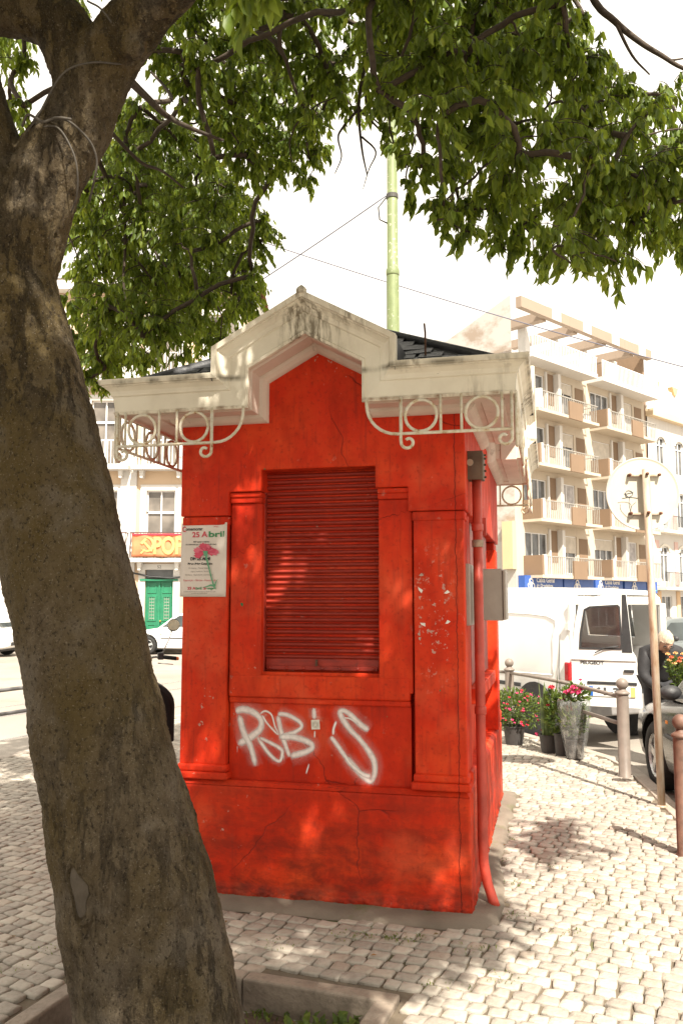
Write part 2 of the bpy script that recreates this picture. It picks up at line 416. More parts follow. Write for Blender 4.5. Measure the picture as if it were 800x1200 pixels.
# --- roof of slates with a small gable ridge on each side
ZT, ZE, OV = 3.44, 2.846, .20
e = [(-OV,-OV,ZE),(W+OV,-OV,ZE),(W+OV,DP+OV,ZE),(-OV,DP+OV,ZE)]
hx = W/2 + OV; pk0 = (W/2, -OV+hx, ZT); pk1 = (W/2, DP+OV-hx, ZT)
def slope(side, half, mt):
    # one roof plane with a notch where the small gable breaks through the eave
    L, F = side_frame(side); sl_ = (ZT-ZE)/hx; c = L/2; g_ = .49; b_ = .10
    zz = lambda d: ZE + d*sl_
    q = [(-OV, -OV), (c-g_, -OV), (c-g_, b_), (c+g_, b_), (c+g_, -OV), (L+OV, -OV)]
    v = [F(a_, t_ if t_ > -OV+1e-6 else -OV, zz(t_+OV)) for a_, t_ in q]
    if L == W: v.append(F(c, hx-OV, ZT)); 
    else: v += [F(L+OV-hx, hx-OV, ZT), F(hx-OV, hx-OV, ZT)]
    n = len(v); v2 = [(x, y, z-.03) for x, y, z in v]
    m = MB().add(v+v2, [tuple(range(n)), tuple(range(2*n-1, n-1, -1))] + [(i, i+n, (i+1) % n+n, (i+1) % n) for i in range(n)])
    return m
rf = MB()
for sd in ('front', 'right', 'back', 'left'):
    t_ = slope(sd, 0, 0); rf.add(t_.v, t_.f)
roof = rf.build('roof', SLATE, kiosk)
apz = 2.875 + .3175*.546 + .19*1.139
def gable_roof(F, L):
    m = MB(); c = L/2; o = .3175 + .185; sh_z = 2.875+.19*.55
    a = [(c-o, sh_z), (c, apz-.006), (c+o, sh_z)]
    for t in (-.352, 1.0):
        m.v += [F(x, t, z) for x, z in a] + [F(c+o, t, 2.80), F(c-o, t, 2.80)]
    m.f = [(0,1,6,5),(1,2,7,6),(2,3,8,7),(4,0,5,9),(5,6,7,8,9)]
    return m.build('gable_roof', SLATE, kiosk)
for sd in ('front','right','left','back'):
    L, F = side_frame(sd); gable_roof(F, L)
# slates laid in courses on the front slope
sl = MB().box(-.075,.075,-.014,.10,0,.007)
slm = sl.build('slate', SLATE, roof, bevel=0)
ang = math.atan2(ZT-ZE, hx); first = True
for r in range(13):
    d = .05 + r*.085
    half = hx - d
    if half < .1: break
    x = -half + .09 + random.uniform(0,.06)
    while x < half-.09:
        if abs(x) > .46 - r*.03 or r > 9:
            o = slm if first else slm.copy()
            if not first: COL.objects.link(o)
            first = False
            o.location = (W/2+x, -OV+d, ZE+d*math.tan(ang)+.006)
            o.rotation_euler = (ang-.03+random.uniform(-.02,.03), random.uniform(-.02,.02), random.uniform(-.05,.05))
            o.scale = (random.uniform(.85,1.05), 1, 1)
        x += .158
MB().tube([(W/2+.62,-OV+.16,2.95),(W/2+.62,-OV+.16,3.08),(W/2+.615,-OV+.16,3.13)], .006, 6).build('roof_spike', plain('rust_iron', (.1,.04,.02)), roof)
for (ex_, ey_, pk_) in ((W+OV,-OV,pk0),(-OV,-OV,pk0),(W+OV,DP+OV,pk1),(-OV,DP+OV,pk1)):
    a_ = Vector((ex_, ey_, ZE+.004)); b_ = Vector(pk_)+Vector((0,0,.006)); MB().tube([a_+(b_-a_)*t for t in (.02,.3,.6,1)], .022, 8, flat=1.6).build('hip_cap', SLATE, roof, smooth=True)
# ridge caps on the gables
for sd in ('front',):
    L, F = side_frame(sd)
    MB().lathe([(.028,-.02),(.030,0),(.022,.012),(.006,.026)], 10, F(L/2,-.345,apz)).build('finial', WHT, kiosk, smooth=True)

# --- hanging ironwork under the eaves
def iron_bracket(F, L, n_rings, half, at_start):
    # at_start: panel at the low end of the run, else mirrored to the high end
    S = (lambda a: a) if at_start else (lambda a: L - a)
    root = MB()
    P = lambda a, z, t=-.285: F(S(a), t, z)
    zb, ztp = 2.472, 2.654; a0 = -.262
    end = a0 + half
    # lower rail with the quarter curve up to the cornice
    pts = [P(a0-.005, zb), P(end, zb)] + [P(end + .16*math.sin(u), zb + .16*(1-math.cos(u))) for u in [i*PI/16 for i in range(1, 9)]] + [P(end+.162, ztp+.01)]
    b = root.tube(pts, .0085, 8).build('bracket', IRON, kiosk, smooth=True)
    step = (half)/n_rings
    for i in range(n_rings):
        c = a0 + .045 + step*(i+.42)
        if i == 0: c = a0 + .15
        ring = [P(c + .082*math.cos(u), zb+.091 + .082*math.sin(u)) for u in [k*2*PI/28 for k in range(29)]]
        MB().tube(ring, .0085, 7, cap=False).build('ring', IRON, b, smooth=True)
        for s_ in (-1, 1):
            MB().tube([P(c+s_*.102, zb), P(c+s_*.102, ztp+.012)], .0075, 7).build('upright', IRON, b, smooth=True)
    for aa, dirn in ((a0, 1), (end-.02, -1)):
        sc = [P(aa, ztp+.012), P(aa, zb-.03)]
        cx = aa + dirn*.038
        r = .038
        for k in range(1, 22):
            u = PI + dirn*0 + k*PI*1.75/21
            rr = r*(1 - .62*k/21)
            sc.append(P(cx + dirn*rr*math.cos(u), zb-.045 + rr*math.sin(u)))
        MB().tube(sc, .0085, 7).build('scroll', IRON, b, smooth=True)
    return b
for sd in ('front', 'back', 'right', 'left'):
    L, F = side_frame(sd)
    nr, hf = (2, .585) if L == W else (4, 1.15)
    iron_bracket(F, L, nr, hf, True); iron_bracket(F, L, nr, hf, False)
# uprights close to the corners
# --- the side walls: pilasters at both ends, recessed bays between
for sx in (0, 1):
    X = (lambda a, b: (a, b)) if not sx else (lambda a, b: (W-b, W-a))
    a, b = X(.002,.12)
    bx('upper_wall', a, b, .151, DP-.02, 2.10, 2.72)
    for (y0, y1) in ((.151, .33), (DP-.36, DP-.03)):
        a, b = X(.016,.12); bx('pilaster', a, b, y0, y1, .70, 2.095)
        a, b = X(-.003,.12); bx('pilaster_base', a, b, y0 if y0 < 1 else y0-.02, y1+.015, .622, .704, bev=.014)
    a, b = X(.05,.13); bx('side_shutter', a, b, .75, 2.15, 1.1, 2.3, SHUT)
    a, b = X(.0,.12); bx('side_counter', a, b, .65, 2.25, 1.0, 1.09)
    a, b = X(-.012,.11); bx('service_counter', a, b, 2.30, 2.52, .62, 2.02)
bx('upper_wall', .02, W-.02, DP-.12, DP-.021, 2.10, 2.72)
for a, b in ((.035,.30),(W-.30,W-.035)): bx('pilaster', a, b, DP-.12, DP-.04, .70, 2.095)

# --- pipes and boxes on the right-hand side
PIPE = plain('red_pipe_paint', (.44,.052,.03), .5, 0, .2, 7, .15)
px_, py_ = W+.042, .205
pipe = MB().tube([(px_,py_,2.33),(px_,py_,1.2),(px_,py_,.36),(px_+.004,py_,.22),(px_+.022,py_-.005,.12),(px_+.05,py_-.012,.035),(px_+.062,py_-.016,.004)], [.027]*7, 14).build('downpipe', PIPE, kiosk, smooth=True)
for zc in (2.02, 1.93, 1.02): MB().lathe([(.030,-.02),(.032,-.015),(.032,.015),(.030,.02)], 14, (px_,py_,zc)).build('pipe_collar', PIPE if zc != 1.93 else plain('bare_joint', (.30,.22,.16), .8, 0, .3, 30, .3), pipe, smooth=True)
JB = plain('brown_metal', (.10,.062,.035), .55, .1, .3, 8, .25)
jb = bx('junction_box', W-.03, W+.085, .145, .265, 2.285, 2.435, JB, .006)
bx('lid', W-.035, W+.082, .128, .144, 2.28, 2.44, JB, .003, jb)
MB().lathe([(.018,-.006),(.02,0)], 14, (W+.012,.127,2.375),'y').build('plug', plain('grey_plug', (.3,.24,.17), .6), jb)
for zz in (2.30,2.335,2.37,2.405,2.425): MB().lathe([(.006,0),(.006,.012)], 8, (W+.085,.2,zz),'x').build('bolt', JB, jb)
MTR = plain('grey_metal_box', (.33,.29,.25), .5, .1, .12, 5, .1)
mt = bx('meter_box', W-.02, W+.160, .46, .70, 1.50, 1.80, MTR, .006)
bx('lid', W+.162, W+.178, .452, .706, 1.505, 1.79, MTR, .004, mt)
bx('meter_back', W-.03, W+.004, .10, .40, 1.48, 1.815, MTR, .004, mt)
MB().tube([(W+.018,.33,2.30),(W+.018,.33,1.94),(W+.030,.27,1.90),(px_,py_,1.89)], .011, 8).build('conduit', PIPE, kiosk, smooth=True)
MB().tube([(W+.02,.42,2.32),(W+.035,.46,2.22),(W+.03,.50,2.18),(W+.02,.52,2.0)], .014, 8).build('conduit', PIPE, kiosk, smooth=True)
bx('bracket_iron', W-.02, W+.05, .78, .80, 2.02, 2.13, PIPE, .003)

# --- spray lettering on the panel below the shutter: R O B ' S
def spray():
    m = NM('white_spray'); a = m.attr('tint')
    al = m.ramp(a, [(.0, 0), (.3, .16), (.55, .6), (.8, .93), (1, .97)])
    al = m.math('MULTIPLY', al, m.ramp(m.noise(55, 3), [(.2, .72), (.6, 1)]))
    m.put(m.b.inputs['Alpha'], al)
    return m.done((.78,.73,.70), .6, None)
SPRAY = spray()
def gpos(px, py):           # from sketch units to panel coordinates
    return (.2534 + px*.001232 + py*.0000178, .0665, 1.1013 + px*.000029 - py*.00118)
strokes = [
 ([(60,95),(100,85),(150,100),(185,135),(180,175),(140,210),(70,250)], 15),
 ([(80,110),(100,190),(135,260),(158,350)], 13),
 ([(165,210),(210,275),(250,315),(275,320),(285,280),(270,262),(230,240),(175,215)], 8),
 ([(180,105),(205,92),(235,110),(250,160),(265,200),(215,150),(190,110)], 4),
 ([(265,110),(280,190),(300,250),(320,305)], 10),
 ([(262,105),(310,110),(365,140),(375,165),(340,190),(268,212)], 9),
 ([(268,212),(340,212),(410,235),(425,258),(390,280),(320,300)], 13),
 ([(434,75),(436,130)], 9), ([(438,180),(436,215)], 3),
 ([(685,180),(640,145),(600,105),(570,88),(555,100),(575,140),(605,180),(640,215),(675,260),(703,310),(708,360),(690,405),(650,380),(610,335),(578,300)], 12),
 ([(510,205),(540,245),(575,295),(600,330),(650,372),(690,385)], 9),
 ([(538,135),(525,170),(522,200)], 5), ([(570,120),(600,125),(640,150)], 3), ([(410,330),(395,380)], 3),
]
def ribbon(m, pts, w):
    P = spline([gpos(a, b) for a, b in pts], 7); n = len(P); w *= .00094
    for i in range(n):
        d = P[min(i+1,n-1)] - P[max(i-1,0)]; d.y = 0
        if d.length < 1e-8: d = Vector((1,0,0))
        d.normalize(); s_ = Vector((-d.z, 0, d.x))
        tail = min(1, (min(i, n-1-i)+.6)/2.2)
        ww = w*(1.0 + .10*math.sin(i*.23))
        for k, a in ((-2.1,0),(-.85,.62),(0,1),(.85,.62),(2.1,0)):
            q = P[i] + s_*ww*k; m.v.append(tuple(q)); m.t.append(a*tail if abs(k) < 2 else 0)
    b = len(m.v) - n*5
    m.f += [(b+i*5+j, b+i*5+j+1, b+(i+1)*5+j+1, b+(i+1)*5+j) for i in range(n-1) for j in range(4)]
for i, (pts, w) in enumerate(strokes):
    g = MB(); ribbon(g, [(a, b) for a, b in pts], w)
    g.v = [(x, y - i*.00012, z) for x, y, z in g.v]
    g.build('graffiti_stroke', SPRAY, kiosk, fix=False)
    if w > 7:                                    # faint overspray round the heavy strokes
        h_ = MB(); ribbon(h_, pts, w*2.3); h_.t = [q*.34 for q in h_.t]; h_.v = [(x, .0673-i*.00003, z) for x, y, z in h_.v]
        h_.build('overspray', SPRAY, kiosk, fix=False)
for dx, dz, ln in ((.345,.80,.035),(.62,.76,.03),(1.12,.64,.02)):
    d_ = MB()
    for k in range(6): d_.v += [(dx-.0016, .0660, dz-ln*k/5), (dx+.0016, .0660, dz-ln*k/5)]; d_.t += [.75-.08*k]*2
    d_.f = [(2*k,2*k+1,2*k+3,2*k+2) for k in range(5)]; d_.build('paint_drip', SPRAY, kiosk, fix=False)

# little square sticker on the panel
stk = MB().box(-.024,.024,-.0008,.0008,-.026,.026).build('sticker', plain('sticker_paper', (.62,.58,.50), .6, 0, .1, 40), None)
stk.parent = kiosk; stk.location = (.800,.0635,.934); stk.rotation_euler = (0, -.06, 0)
ink = plain('sticker_ink', (.30,.27,.22), .7)
for r in (.010, .016): MB().tube([(r*math.cos(u), -.0012, r*math.sin(u)) for u in [k*PI/8 for k in range(17)]], .0012, 4, cap=False).build('sticker_print', ink, stk)
# ---- tree parameters (metres)
SHADE_N = 360; TWIG_V = 15; TWIG_S = 10
EXTRA_CL = [(1.25+.85*((i*37)%23)/23, .1+2.5*((i*17)%29)/29, 4.85+.9*((i*11)%13)/13, .33) for i in range(30)] + [(2.75,1.9,5.2,.34),(2.9,2.2,5.3,.3),(2.6,1.7,5.1,.3)]
HAND = [([(.30,4.6,5.6),(.19,5.0,5.45),(.18,5.0,5.11),(.126,5.0,4.80),(.105,5.0,4.61),(.125,5.0,4.36),(.156,5.0,4.196)], .022, .004),
 ([(.115,5.0,4.636),(0,5.02,4.50),(-.02,5.03,4.44),(0,5.03,4.33),(-.04,5.03,4.22)], .009, .003),
 ([(.11,5,4.62),(.21,4.98,4.50),(.287,4.97,4.41)], .009, .004), ([(.125,5,4.44),(.209,4.99,4.34),(.166,4.98,4.22),(.13,4.97,4.09)], .007, .002),
 ([(.126,5,4.8),(.18,5.1,4.65),(.26,5.15,4.58),(.30,5.2,4.45)], .008, .003),
 ([(1.0,3.9,5.2),(1.297,4.2,4.79),(1.426,4.2,4.62),(1.555,4.2,4.503),(1.663,4.2,4.43),(1.771,4.2,4.36),(1.95,4.2,4.3)], .022, .008),
 ([(1.426,4.2,4.62),(1.50,4.18,4.42),(1.58,4.16,4.30)], .010, .004), ([(1.663,4.2,4.43),(1.72,4.22,4.42),(1.85,4.25,4.46)], .009, .003),
 ([(-1.02,3.42,3.86),(-1.0,3.7,4.0),(-.96,3.95,4.06),(-.90,4.2,4.10),(-.77,4.2,4.03),(-.62,4.3,4.02)], .026, .008),
 ([(-.95,4.05,4.08),(-.90,4.3,4.25),(-.98,4.5,4.45),(-1.08,4.6,4.6)], .014, .006),
 ([(-1.35,4.8,4.35),(-1.224,5,4.277),(-1.093,5,4.22),(-.96,5,4.114)], .013, .006),
 ([(-1.70,5.6,4.7),(-1.616,6,4.486),(-1.551,6,4.389),(-1.411,6,4.228),(-1.328,6,4.10),(-1.25,6,4.0)], .018, .006),
 ([(-1.6,5.9,4.6),(-1.579,6,4.486),(-1.564,6,4.163),(-1.57,6,3.907),(-1.534,6,3.717)], .016, .006),
 ([(-2.0,5.5,4.3),(-1.94,5.6,4.185),(-1.849,5.6,4.083),(-1.775,5.6,3.915)], .011, .004)]
CORDS = [([(-1.29,3.30,3.46),(-1.20,3.225,3.52),(-1.10,3.195,3.675),(-.99,3.19,3.72),(-.895,3.25,3.755),(-.870,3.30,3.795),(-.865,3.26,3.83),(-.93,3.15,3.905),(-1.0,3.16,3.96)], .004),
 ([(-1.24,3.26,3.50),(-1.14,3.22,3.50),(-1.073,3.215,3.49),(-1.006,3.26,3.437),(-.985,3.30,3.377),(-1.0,3.33,3.314),(-1.04,3.40,3.25)], .0045),
 ([(-1.22,3.26,3.485),(-1.122,3.21,3.465),(-1.062,3.20,3.384),(-1.035,3.215,3.296),(-1.05,3.27,3.209),(-1.09,3.33,3.17)], .0038),
 ([(-1.27,3.25,3.49),(-1.24,3.22,3.52),(-1.20,3.21,3.50),(-1.17,3.21,3.485),(-1.12,3.205,3.50),(-1.06,3.20,3.49)], .0055)]
# ================================================================ poster on the left pilaster
KM = Matrix.Translation((-0.936, 4.975, 0)) @ Matrix.Rotation(-KA, 4, 'Z')
def kw(x, y, z): return KM @ Vector((x, y, z))
poster = empty('poster', kw(.004, .016, 1.637), -KA, 'white paper poster with pink carnation pasted on the red pilaster', 'poster')
PAP = plain('poster_paper', (.62,.55,.49), .55, 0, .06, 5)
pm = MB(); nx, nz = 10, 14
for j in range(nz+1):
    for i in range(nx+1):
        u, v = i/nx, j/nz
        curl = -.006*max(0, (u-.8)/.2)**2*(.4+.6*v) - .0012*math.sin(7*v+3*u)
        pm.v.append((u*.283 + (1-v)*-.004, curl-.0005, v*.425))
pm.f = [(j*(nx+1)+i, j*(nx+1)+i+1, (j+1)*(nx+1)+i+1, (j+1)*(nx+1)+i) for j in range(nz) for i in range(nx)]
sheet = pm.build('sheet', PAP, poster, smooth=True, fix=False)
sheet.modifiers.new('solid', 'SOLIDIFY').thickness = .0006
PR = plain('print_red', (.50,.03,.06), .6, 0, .05); PG = plain('print_green', (.03,.20,.07), .6, 0, .05); PK = plain('print_black', (.02,.02,.02), .6, 0, .05)
PGY = plain('print_grey', (.16,.14,.13), .6, 0, .05)
def ptext(body, size, x, z, mat, width=None, align='LEFT', bold=0):
    place_text('poster_print', body, size, mat, poster, Matrix.Translation((x, -.0042, z)) @ UP, align, bold, width)
ptext('C', .042, .006, .376, PR, .022, bold=.001); ptext('omemorar', .026, .028, .382, PK, .105, bold=.0006)
ptext('24 abr', .012, .200, .398, PR, .03)
ptext('25', .042, .068, .343, PR, .044, bold=.0008); ptext('A', .046, .128, .343, PR, .036, bold=.001); ptext('bril', .046, .168, .343, PG, .098, bold=.0012)
ptext('40º aniversário', .011, .075, .312, PK, .10, bold=.0003); ptext('Da madrugada que esperávamos à liberdade', .009, .030, .298, PK, .19, bold=.0003)
ptext('Dia 25 Abril', .024, .060, .210, PK, .12, bold=.0012); ptext('Praça Paiva Couceiro', .016, .045, .184, PK, .15, bold=.0008)
ptext('17 Horas - Tarde Infantil', .012, .048, .160, PGY, .13); ptext('Jogos, Insufláveis, Bancas', .010, .065, .142, PGY, .11)
ptext('20 Horas - Espectáculo, Intervenções', .011, .030, .122, PGY, .17); ptext('Exposição - Bancas - Espectáculo', .014, .020, .090, PR, .20)
ptext('25 A', .020, .045, .042, PR, .05, bold=.0006); ptext('bril', .020, .096, .042, PG, .035, bold=.0006); ptext('S', .020, .142, .042, PR, .016, bold=.0006); ptext('empre', .018, .160, .042, PG, .06, bold=.0006)
ptext('COMISSÃO PROMOTORA DAS COMEMORAÇÕES DO 25 DE ABRIL', .007, .02, .026, PGY, .20); ptext('JUNTA DE FREGUESIA', .007, .07, .016, PGY, .1)
# the carnation: ruffled petals in layers, calyx and stem
random.seed(5)
PNK = [plain('petal_a', (.55,.05,.10), .6, 0, .1), plain('petal_b', (.62,.12,.18), .6, 0, .1), plain('petal_c', (.45,.03,.08), .6, 0, .1)]
for k in range(16):
    m = MB(); a = rad(-20 + 220*k/15 + random.uniform(-8,8)); L = random.uniform(.045,.072)*(1.0 if k % 2 else .75)
    c = Vector((.155, 0, .255)); pts = []
    for q in range(9):
        t = (q-4)/4; r = L*(1 - .18*abs(t) + .10*math.sin(q*2.6))
        pts.append((c.x + r*math.cos(a + t*.42)*1.15, -.0046-.0002*k, c.z + r*math.sin(a+t*.42)*.8))
    m.add([(c.x, -.0046-.0002*k, c.z)] + pts, [(0, i, i+1) for i in range(1, 9)]); m.build('petal', PNK[k % 3], poster, fix=False)
MB().add([(.138,-.009,.262),(.168,-.009,.262),(.166,-.009,.232),(.146,-.009,.234)], [(0,1,2,3)]).build('calyx', plain('print_stem', (.10,.30,.16), .6), poster, fix=False)
def flat_strip(name, pts, ws, mat):
    m = MB(); P = [Vector(p) for p in pts]
    for i, p in enumerate(P):
        d = (P[min(i+1,len(P)-1)]-P[max(i-1,0)]).normalized(); s_ = Vector((-d.z,0,d.x)); m.v += [tuple(p+s_*ws[i]), tuple(p-s_*ws[i])]
    m.f = [(2*i,2*i+1,2*i+3,2*i+2) for i in range(len(P)-1)]; m.build(name, mat, poster, fix=False)
SG = plain('print_stem', (.10,.30,.16))
flat_strip('stem', [(.157,-.0085,.235),(.175,-.0085,.17),(.195,-.0085,.10),(.215,-.0085,.045)], [.006,.004,.004,.005], SG)
flat_strip('flower_leaf', [(.213,-.0088,.06),(.19,-.0088,.066),(.165,-.0088,.058),(.14,-.0088,.052)], [.006,.005,.003,.0005], SG)
flat_strip('flower_leaf', [(.213,-.0088,.06),(.222,-.0088,.085),(.232,-.0088,.10)], [.005,.003,.0005], SG)
# torn corners of an older poster on the right pilaster
SCR = plain('torn_paper', (.72,.68,.62), .7)
for i, (x, z, r, s_) in enumerate([(1.392,1.672,.7,1.2),(1.537,1.656,-.6,1.0),(1.405,1.487,.2,1.1),(1.54,1.497,-.9,.9),(1.385,1.434,.1,.5),(1.388,1.411,.4,.5),(1.40,1.75,-.5,.8)]):
    m = MB().add([(-.014*s_,0,.006),(.012*s_,0,.010),(.016*s_,0,-.008),(-.004,0,-.004)], [(0,3,2,1)]).build('paper_scrap', SCR if i < 4 else plain('scrap_grey', (.40,.27,.22), .8), kiosk, fix=False)
    m.location = (x, .0185, z); m.rotation_euler = (0, r, 0)

# ================================================================ ground
def asphalt():
    m = NM('asphalt'); n = m.noise(.35, 6); f = m.noise(60, 3)
    c = m.ramp(n, [(.3, (.27,.235,.20)), (.7, (.38,.34,.29))])
    c = m.mix(m.ramp(f, [(.35, .35), (.7, 0)]), c, (.11,.10,.09))
    c = m.mix(m.ramp(m.noise(1.3, 5, m.co((1,1,1), loc=(4,2,0))), [(.55, 0), (.7, .4)]), c, (.16,.135,.11))
    return m.done(c, .85, m.bump(f, .4, .01))
ASP = asphalt()
g = MB(); g.quad((-400,-120,-.12),(400,-120,-.12),(400,700,-.12),(-400,700,-.12))
tag(g.build('road', ASP, None), kind='structure')
ISLAND = [(-7.7,-2.0),(-5.55,4.0),(-4.48,6.9),(-3.62,9.25),(-2.9,11.2),(-2.3,12.85),(-1.7,13.9),(-.7,14.5),(.3,14.1),(1.3,12.9),(2.15,11.35),(2.5,10.3),(2.72,9.75),(2.86,9.25),(2.90,8.75),(2.86,8.35),(2.765,7.6),(2.645,6.85),(2.50,5.9),(2.36,4.9),(2.25,3.6),(2.15,1.5),(2.0,-2.0)]
e1 = Vector((.943,-.334)); e2 = Vector((.334,.943))
PC = Vector((.244,3.71))                       # back right outer corner of the tree pit
PITW, PITD, KB = 1.36, 1.5, .085
PIT = [PC, PC-e1*PITW, PC-e1*PITW-e2*PITD, PC-e2*PITD]
def inside(p, poly):
    x, y = p; c = False; j = len(poly)-1
    for i in range(len(poly)):
        if (poly[i][1] > y) != (poly[j][1] > y) and x < (poly[j][0]-poly[i][0])*(y-poly[i][1])/(poly[j][1]-poly[i][1])+poly[i][0]: c = not c
        j = i
    return c
def edge_dist(p, poly):
    m = 1e9; q = Vector(p)
    for i in range(len(poly)):
        a = Vector(poly[i-1]); b = Vector(poly[i]); d = b-a; t = max(0, min(1, (q-a).dot(d)/d.length_squared)); m = min(m, (q-a-d*t).length)
    return m
def joint_sand():
    m = NM('joint_sand'); n = m.noise(3, 5); f = m.noise(50, 4)
    c = m.ramp(n, [(.3, (.10,.078,.055)), (.7, (.17,.135,.095))])
    c = m.mix(m.ramp(m.noise(2.2, 4, m.co(loc=(3,1,0))), [(.56, 0), (.66, .8)]), c, (.075,.10,.025))
    return m.done(c, .95, m.bump(f, .6, .01))
JS = joint_sand()
# bed of the pavement with the tree pit cut out
bm = bmesh.new()
loops = []
for poly in (ISLAND, [tuple(p) for p in PIT]):
    vs_ = [bm.verts.new((p[0], p[1], -.0150)) for p in poly]
    loops += [bm.edges.new((vs_[i], vs_[(i+1) % len(vs_)])) for i in range(len(vs_))]
bmesh.ops.triangle_fill(bm, use_beauty=True, use_dissolve=False, edges=loops)
bm.normal_update()
for f_ in bm.faces:
    if f_.normal.z < 0: f_.normal_flip()
me = bpy.data.meshes.new('pavement'); bm.to_mesh(me); bm.free()
pave = tag(add_ob('pavement', me, None, JS), kind='structure')

# kerb stones round the island
def stone_mat(name, lo, hi, mossy=0):
    m = NM(name); n = m.noise(7, 6); f = m.noise(45, 5); t = m.attr('tint')
    c = m.ramp(n, [(.28, lo), (.72, hi)])
    c = m.mix(m.ramp(f, [(.5, 0), (.72, .3)]), c, tuple(x*.5 for x in lo))
    c = m.mix(m.ramp(t, [(.0, .42), (.5, .0), (1, 0)]), c, (.25,.21,.18))
    c = m.mix(m.ramp(t, [(.6, 0), (1, .55)]), c, (.56,.50,.42))
    # a few reddish and a few buff stones, tone kept per stone
    c = m.mix(m.ramp(m.math('FRACT', m.math('MULTIPLY', t, 7.31)), [(.86, 0), (.93, .3)]), c, (.36,.26,.19))
    return m.done(c, m.ramp(f, [(.3, .6), (.7, .85)]), m.bump(m.math('ADD', f, m.math('MULTIPLY', n, .8)), .5, .012))
KST = stone_mat('kerb_stone', (.30,.26,.22), (.42,.37,.32))
COB = stone_mat('limestone_setts', (.275,.245,.205), (.405,.365,.31))
pts = ISLAND[1:-1]
for i in range(len(pts)-1):
    a, b = Vector(pts[i]), Vector(pts[i+1]); L = (b-a).length; n = max(1, round(L/.9)); d = (b-a)/n
    nn = Vector((-d.y, d.x)).normalized()          # to the inside for this winding
    if not inside((a+b)/2 + nn*.1, ISLAND): nn = -nn
    for k in range(n):
        p, q = a + d*k + d.normalized()*.004, a + d*(k+1) - d.normalized()*.004
        m = MB().prism_xy([p, q, q+nn*.12, p+nn*.12], -.119, .002+random.uniform(-.003,.003)); m.t = [random.uniform(.3,.8)]*8
        m.build('kerb_stone', KST, pave, bevel=.012, segs=2)
# concrete skirt round the kiosk foot
def concrete():
    m = NM('concrete'); n = m.noise(3.5, 6); f = m.noise(70, 3)
    c = m.ramp(n, [(.3, (.13,.105,.08)), (.7, (.22,.18,.14))])
    c = m.mix(m.ramp(m.noise(4, 4, m.co(loc=(7,2,1))), [(.58, 0), (.68, .6)]), c, (.10,.105,.035))
    return m.done(c, .85, m.bump(m.math('ADD', f, n), .35, .01))
CON = concrete()
ap_loc = [(-.22,-.10),(.25,-.17),(.8,-.15),(1.3,-.17),(1.72,-.14),(1.79,-.02),(1.80,.20),(1.78,.55),(1.74,1.0),(1.76,3.06),(-.15,3.06),(-.16,1)]
APR = [kw(x, y, 0).xy for x, y in ap_loc]
def apron():
    m = MB(); n = len(ap_loc)
    dense = []
    for i in range(n):
        a, b = Vector(ap_loc[i]), Vector(ap_loc[(i+1) % n]); k = max(1, int((b-a).length/.06))
        dense += [a+(b-a)*t/k for t in range(k)]
    c = Vector((W/2, DP/2)); k = len(dense)
    for ring, z in ((1.0, -.012), (.985, .010), (.93, .022), (.6, .03)):
        for p in dense:
            q = c + (p-c)*ring + Vector((mnoise.noise((p.x*6, p.y*6, 1)), mnoise.noise((p.x*6, p.y*6, 9))))*.022
            w_ = kw(q.x, q.y, 0); m.v.append((w_.x, w_.y, z + .006*mnoise.noise((q.x*8, q.y*8, 4))))
    m.f = [(r*k+i, r*k+(i+1) % k, (r+1)*k+(i+1) % k, (r+1)*k+i) for r in range(3) for i in range(k)]
    return m.build('concrete_skirt', CON, pave, smooth=True)
apron()

# limestone setts, each a small cushioned block
random.seed(21)
KW = [kw(-.17,-.12,0).xy, kw(W+.10,-.12,0).xy, kw(W+.1,DP+.12,0).xy, kw(-.13,DP+.12,0).xy]
rowd = Vector((.90,-.436)); rown = Vector((.436,.90))
stones = []
def sett_mesh(cs, z, crown):
    # corners cs (4 x,y) -> block with worn rounded top
    c = sum((Vector(p) for p in cs), Vector((0,0)))/4
    ring = []
    for i in range(4):
        a, b = Vector(cs[i]), Vector(cs[(i+1) % 4])
        ring += [a + (c-a)*.05, (a+b)/2 + (c-(a+b)/2)*random.uniform(-.05,.06)]
    v = [(p.x, p.y, -.03) for p in ring] + [(p.x, p.y, z-.005) for p in ring]
    v += [(*(p+(c-p)*.07), z + random.uniform(-.002,.002)) for p in ring]
    v += [(*(p+(c-p)*.5), z + crown*.7 + random.uniform(-.0025,.0025)) for p in ring]
    v.append((c.x, c.y, z+crown))
    f = []
    for r in range(3):
        for i in range(8): f.append((r*8+i, r*8+(i+1) % 8, (r+1)*8+(i+1) % 8, (r+1)*8+i))
    f += [(24+i, 24+(i+1) % 8, 32) for i in range(8)]
    return v, f
r = -60
for r in range(-46, 200):
    base = r*.086
    x = -12 + random.uniform(0, .1)
    while x < 12:
        wd = random.uniform(.066,.108); jl = .0035
        wob = lambda s_: .05*math.sin(s_*.9+base*.25) + .02*math.sin(s_*2.3+base)
        xa, xb = x+jl, x+wd-jl; y0, y1 = base+jl, base+.086-jl
        x += wd
        cs = []
        for a_, b_ in ((xa,y0),(xb,y0),(xb,y1),(xa,y1)):
            jx, jy = random.uniform(-.009,.009), random.uniform(-.008,.008)
            cs.append(rowd*(a_+jx) + rown*(b_+wob(a_)+jy))
        c = (cs[0]+cs[2])/2
        if not (2.3 < c.y < 13.6 and abs(c.x) < .52*c.y+.7): continue
        if not inside(c, ISLAND) or edge_dist(c, ISLAND) < .16: continue
        if inside(c, PIT) or edge_dist(c, PIT) < .05: continue
        if inside(c, KW) or (inside(c, APR)): continue
        stones.append((c, cs))
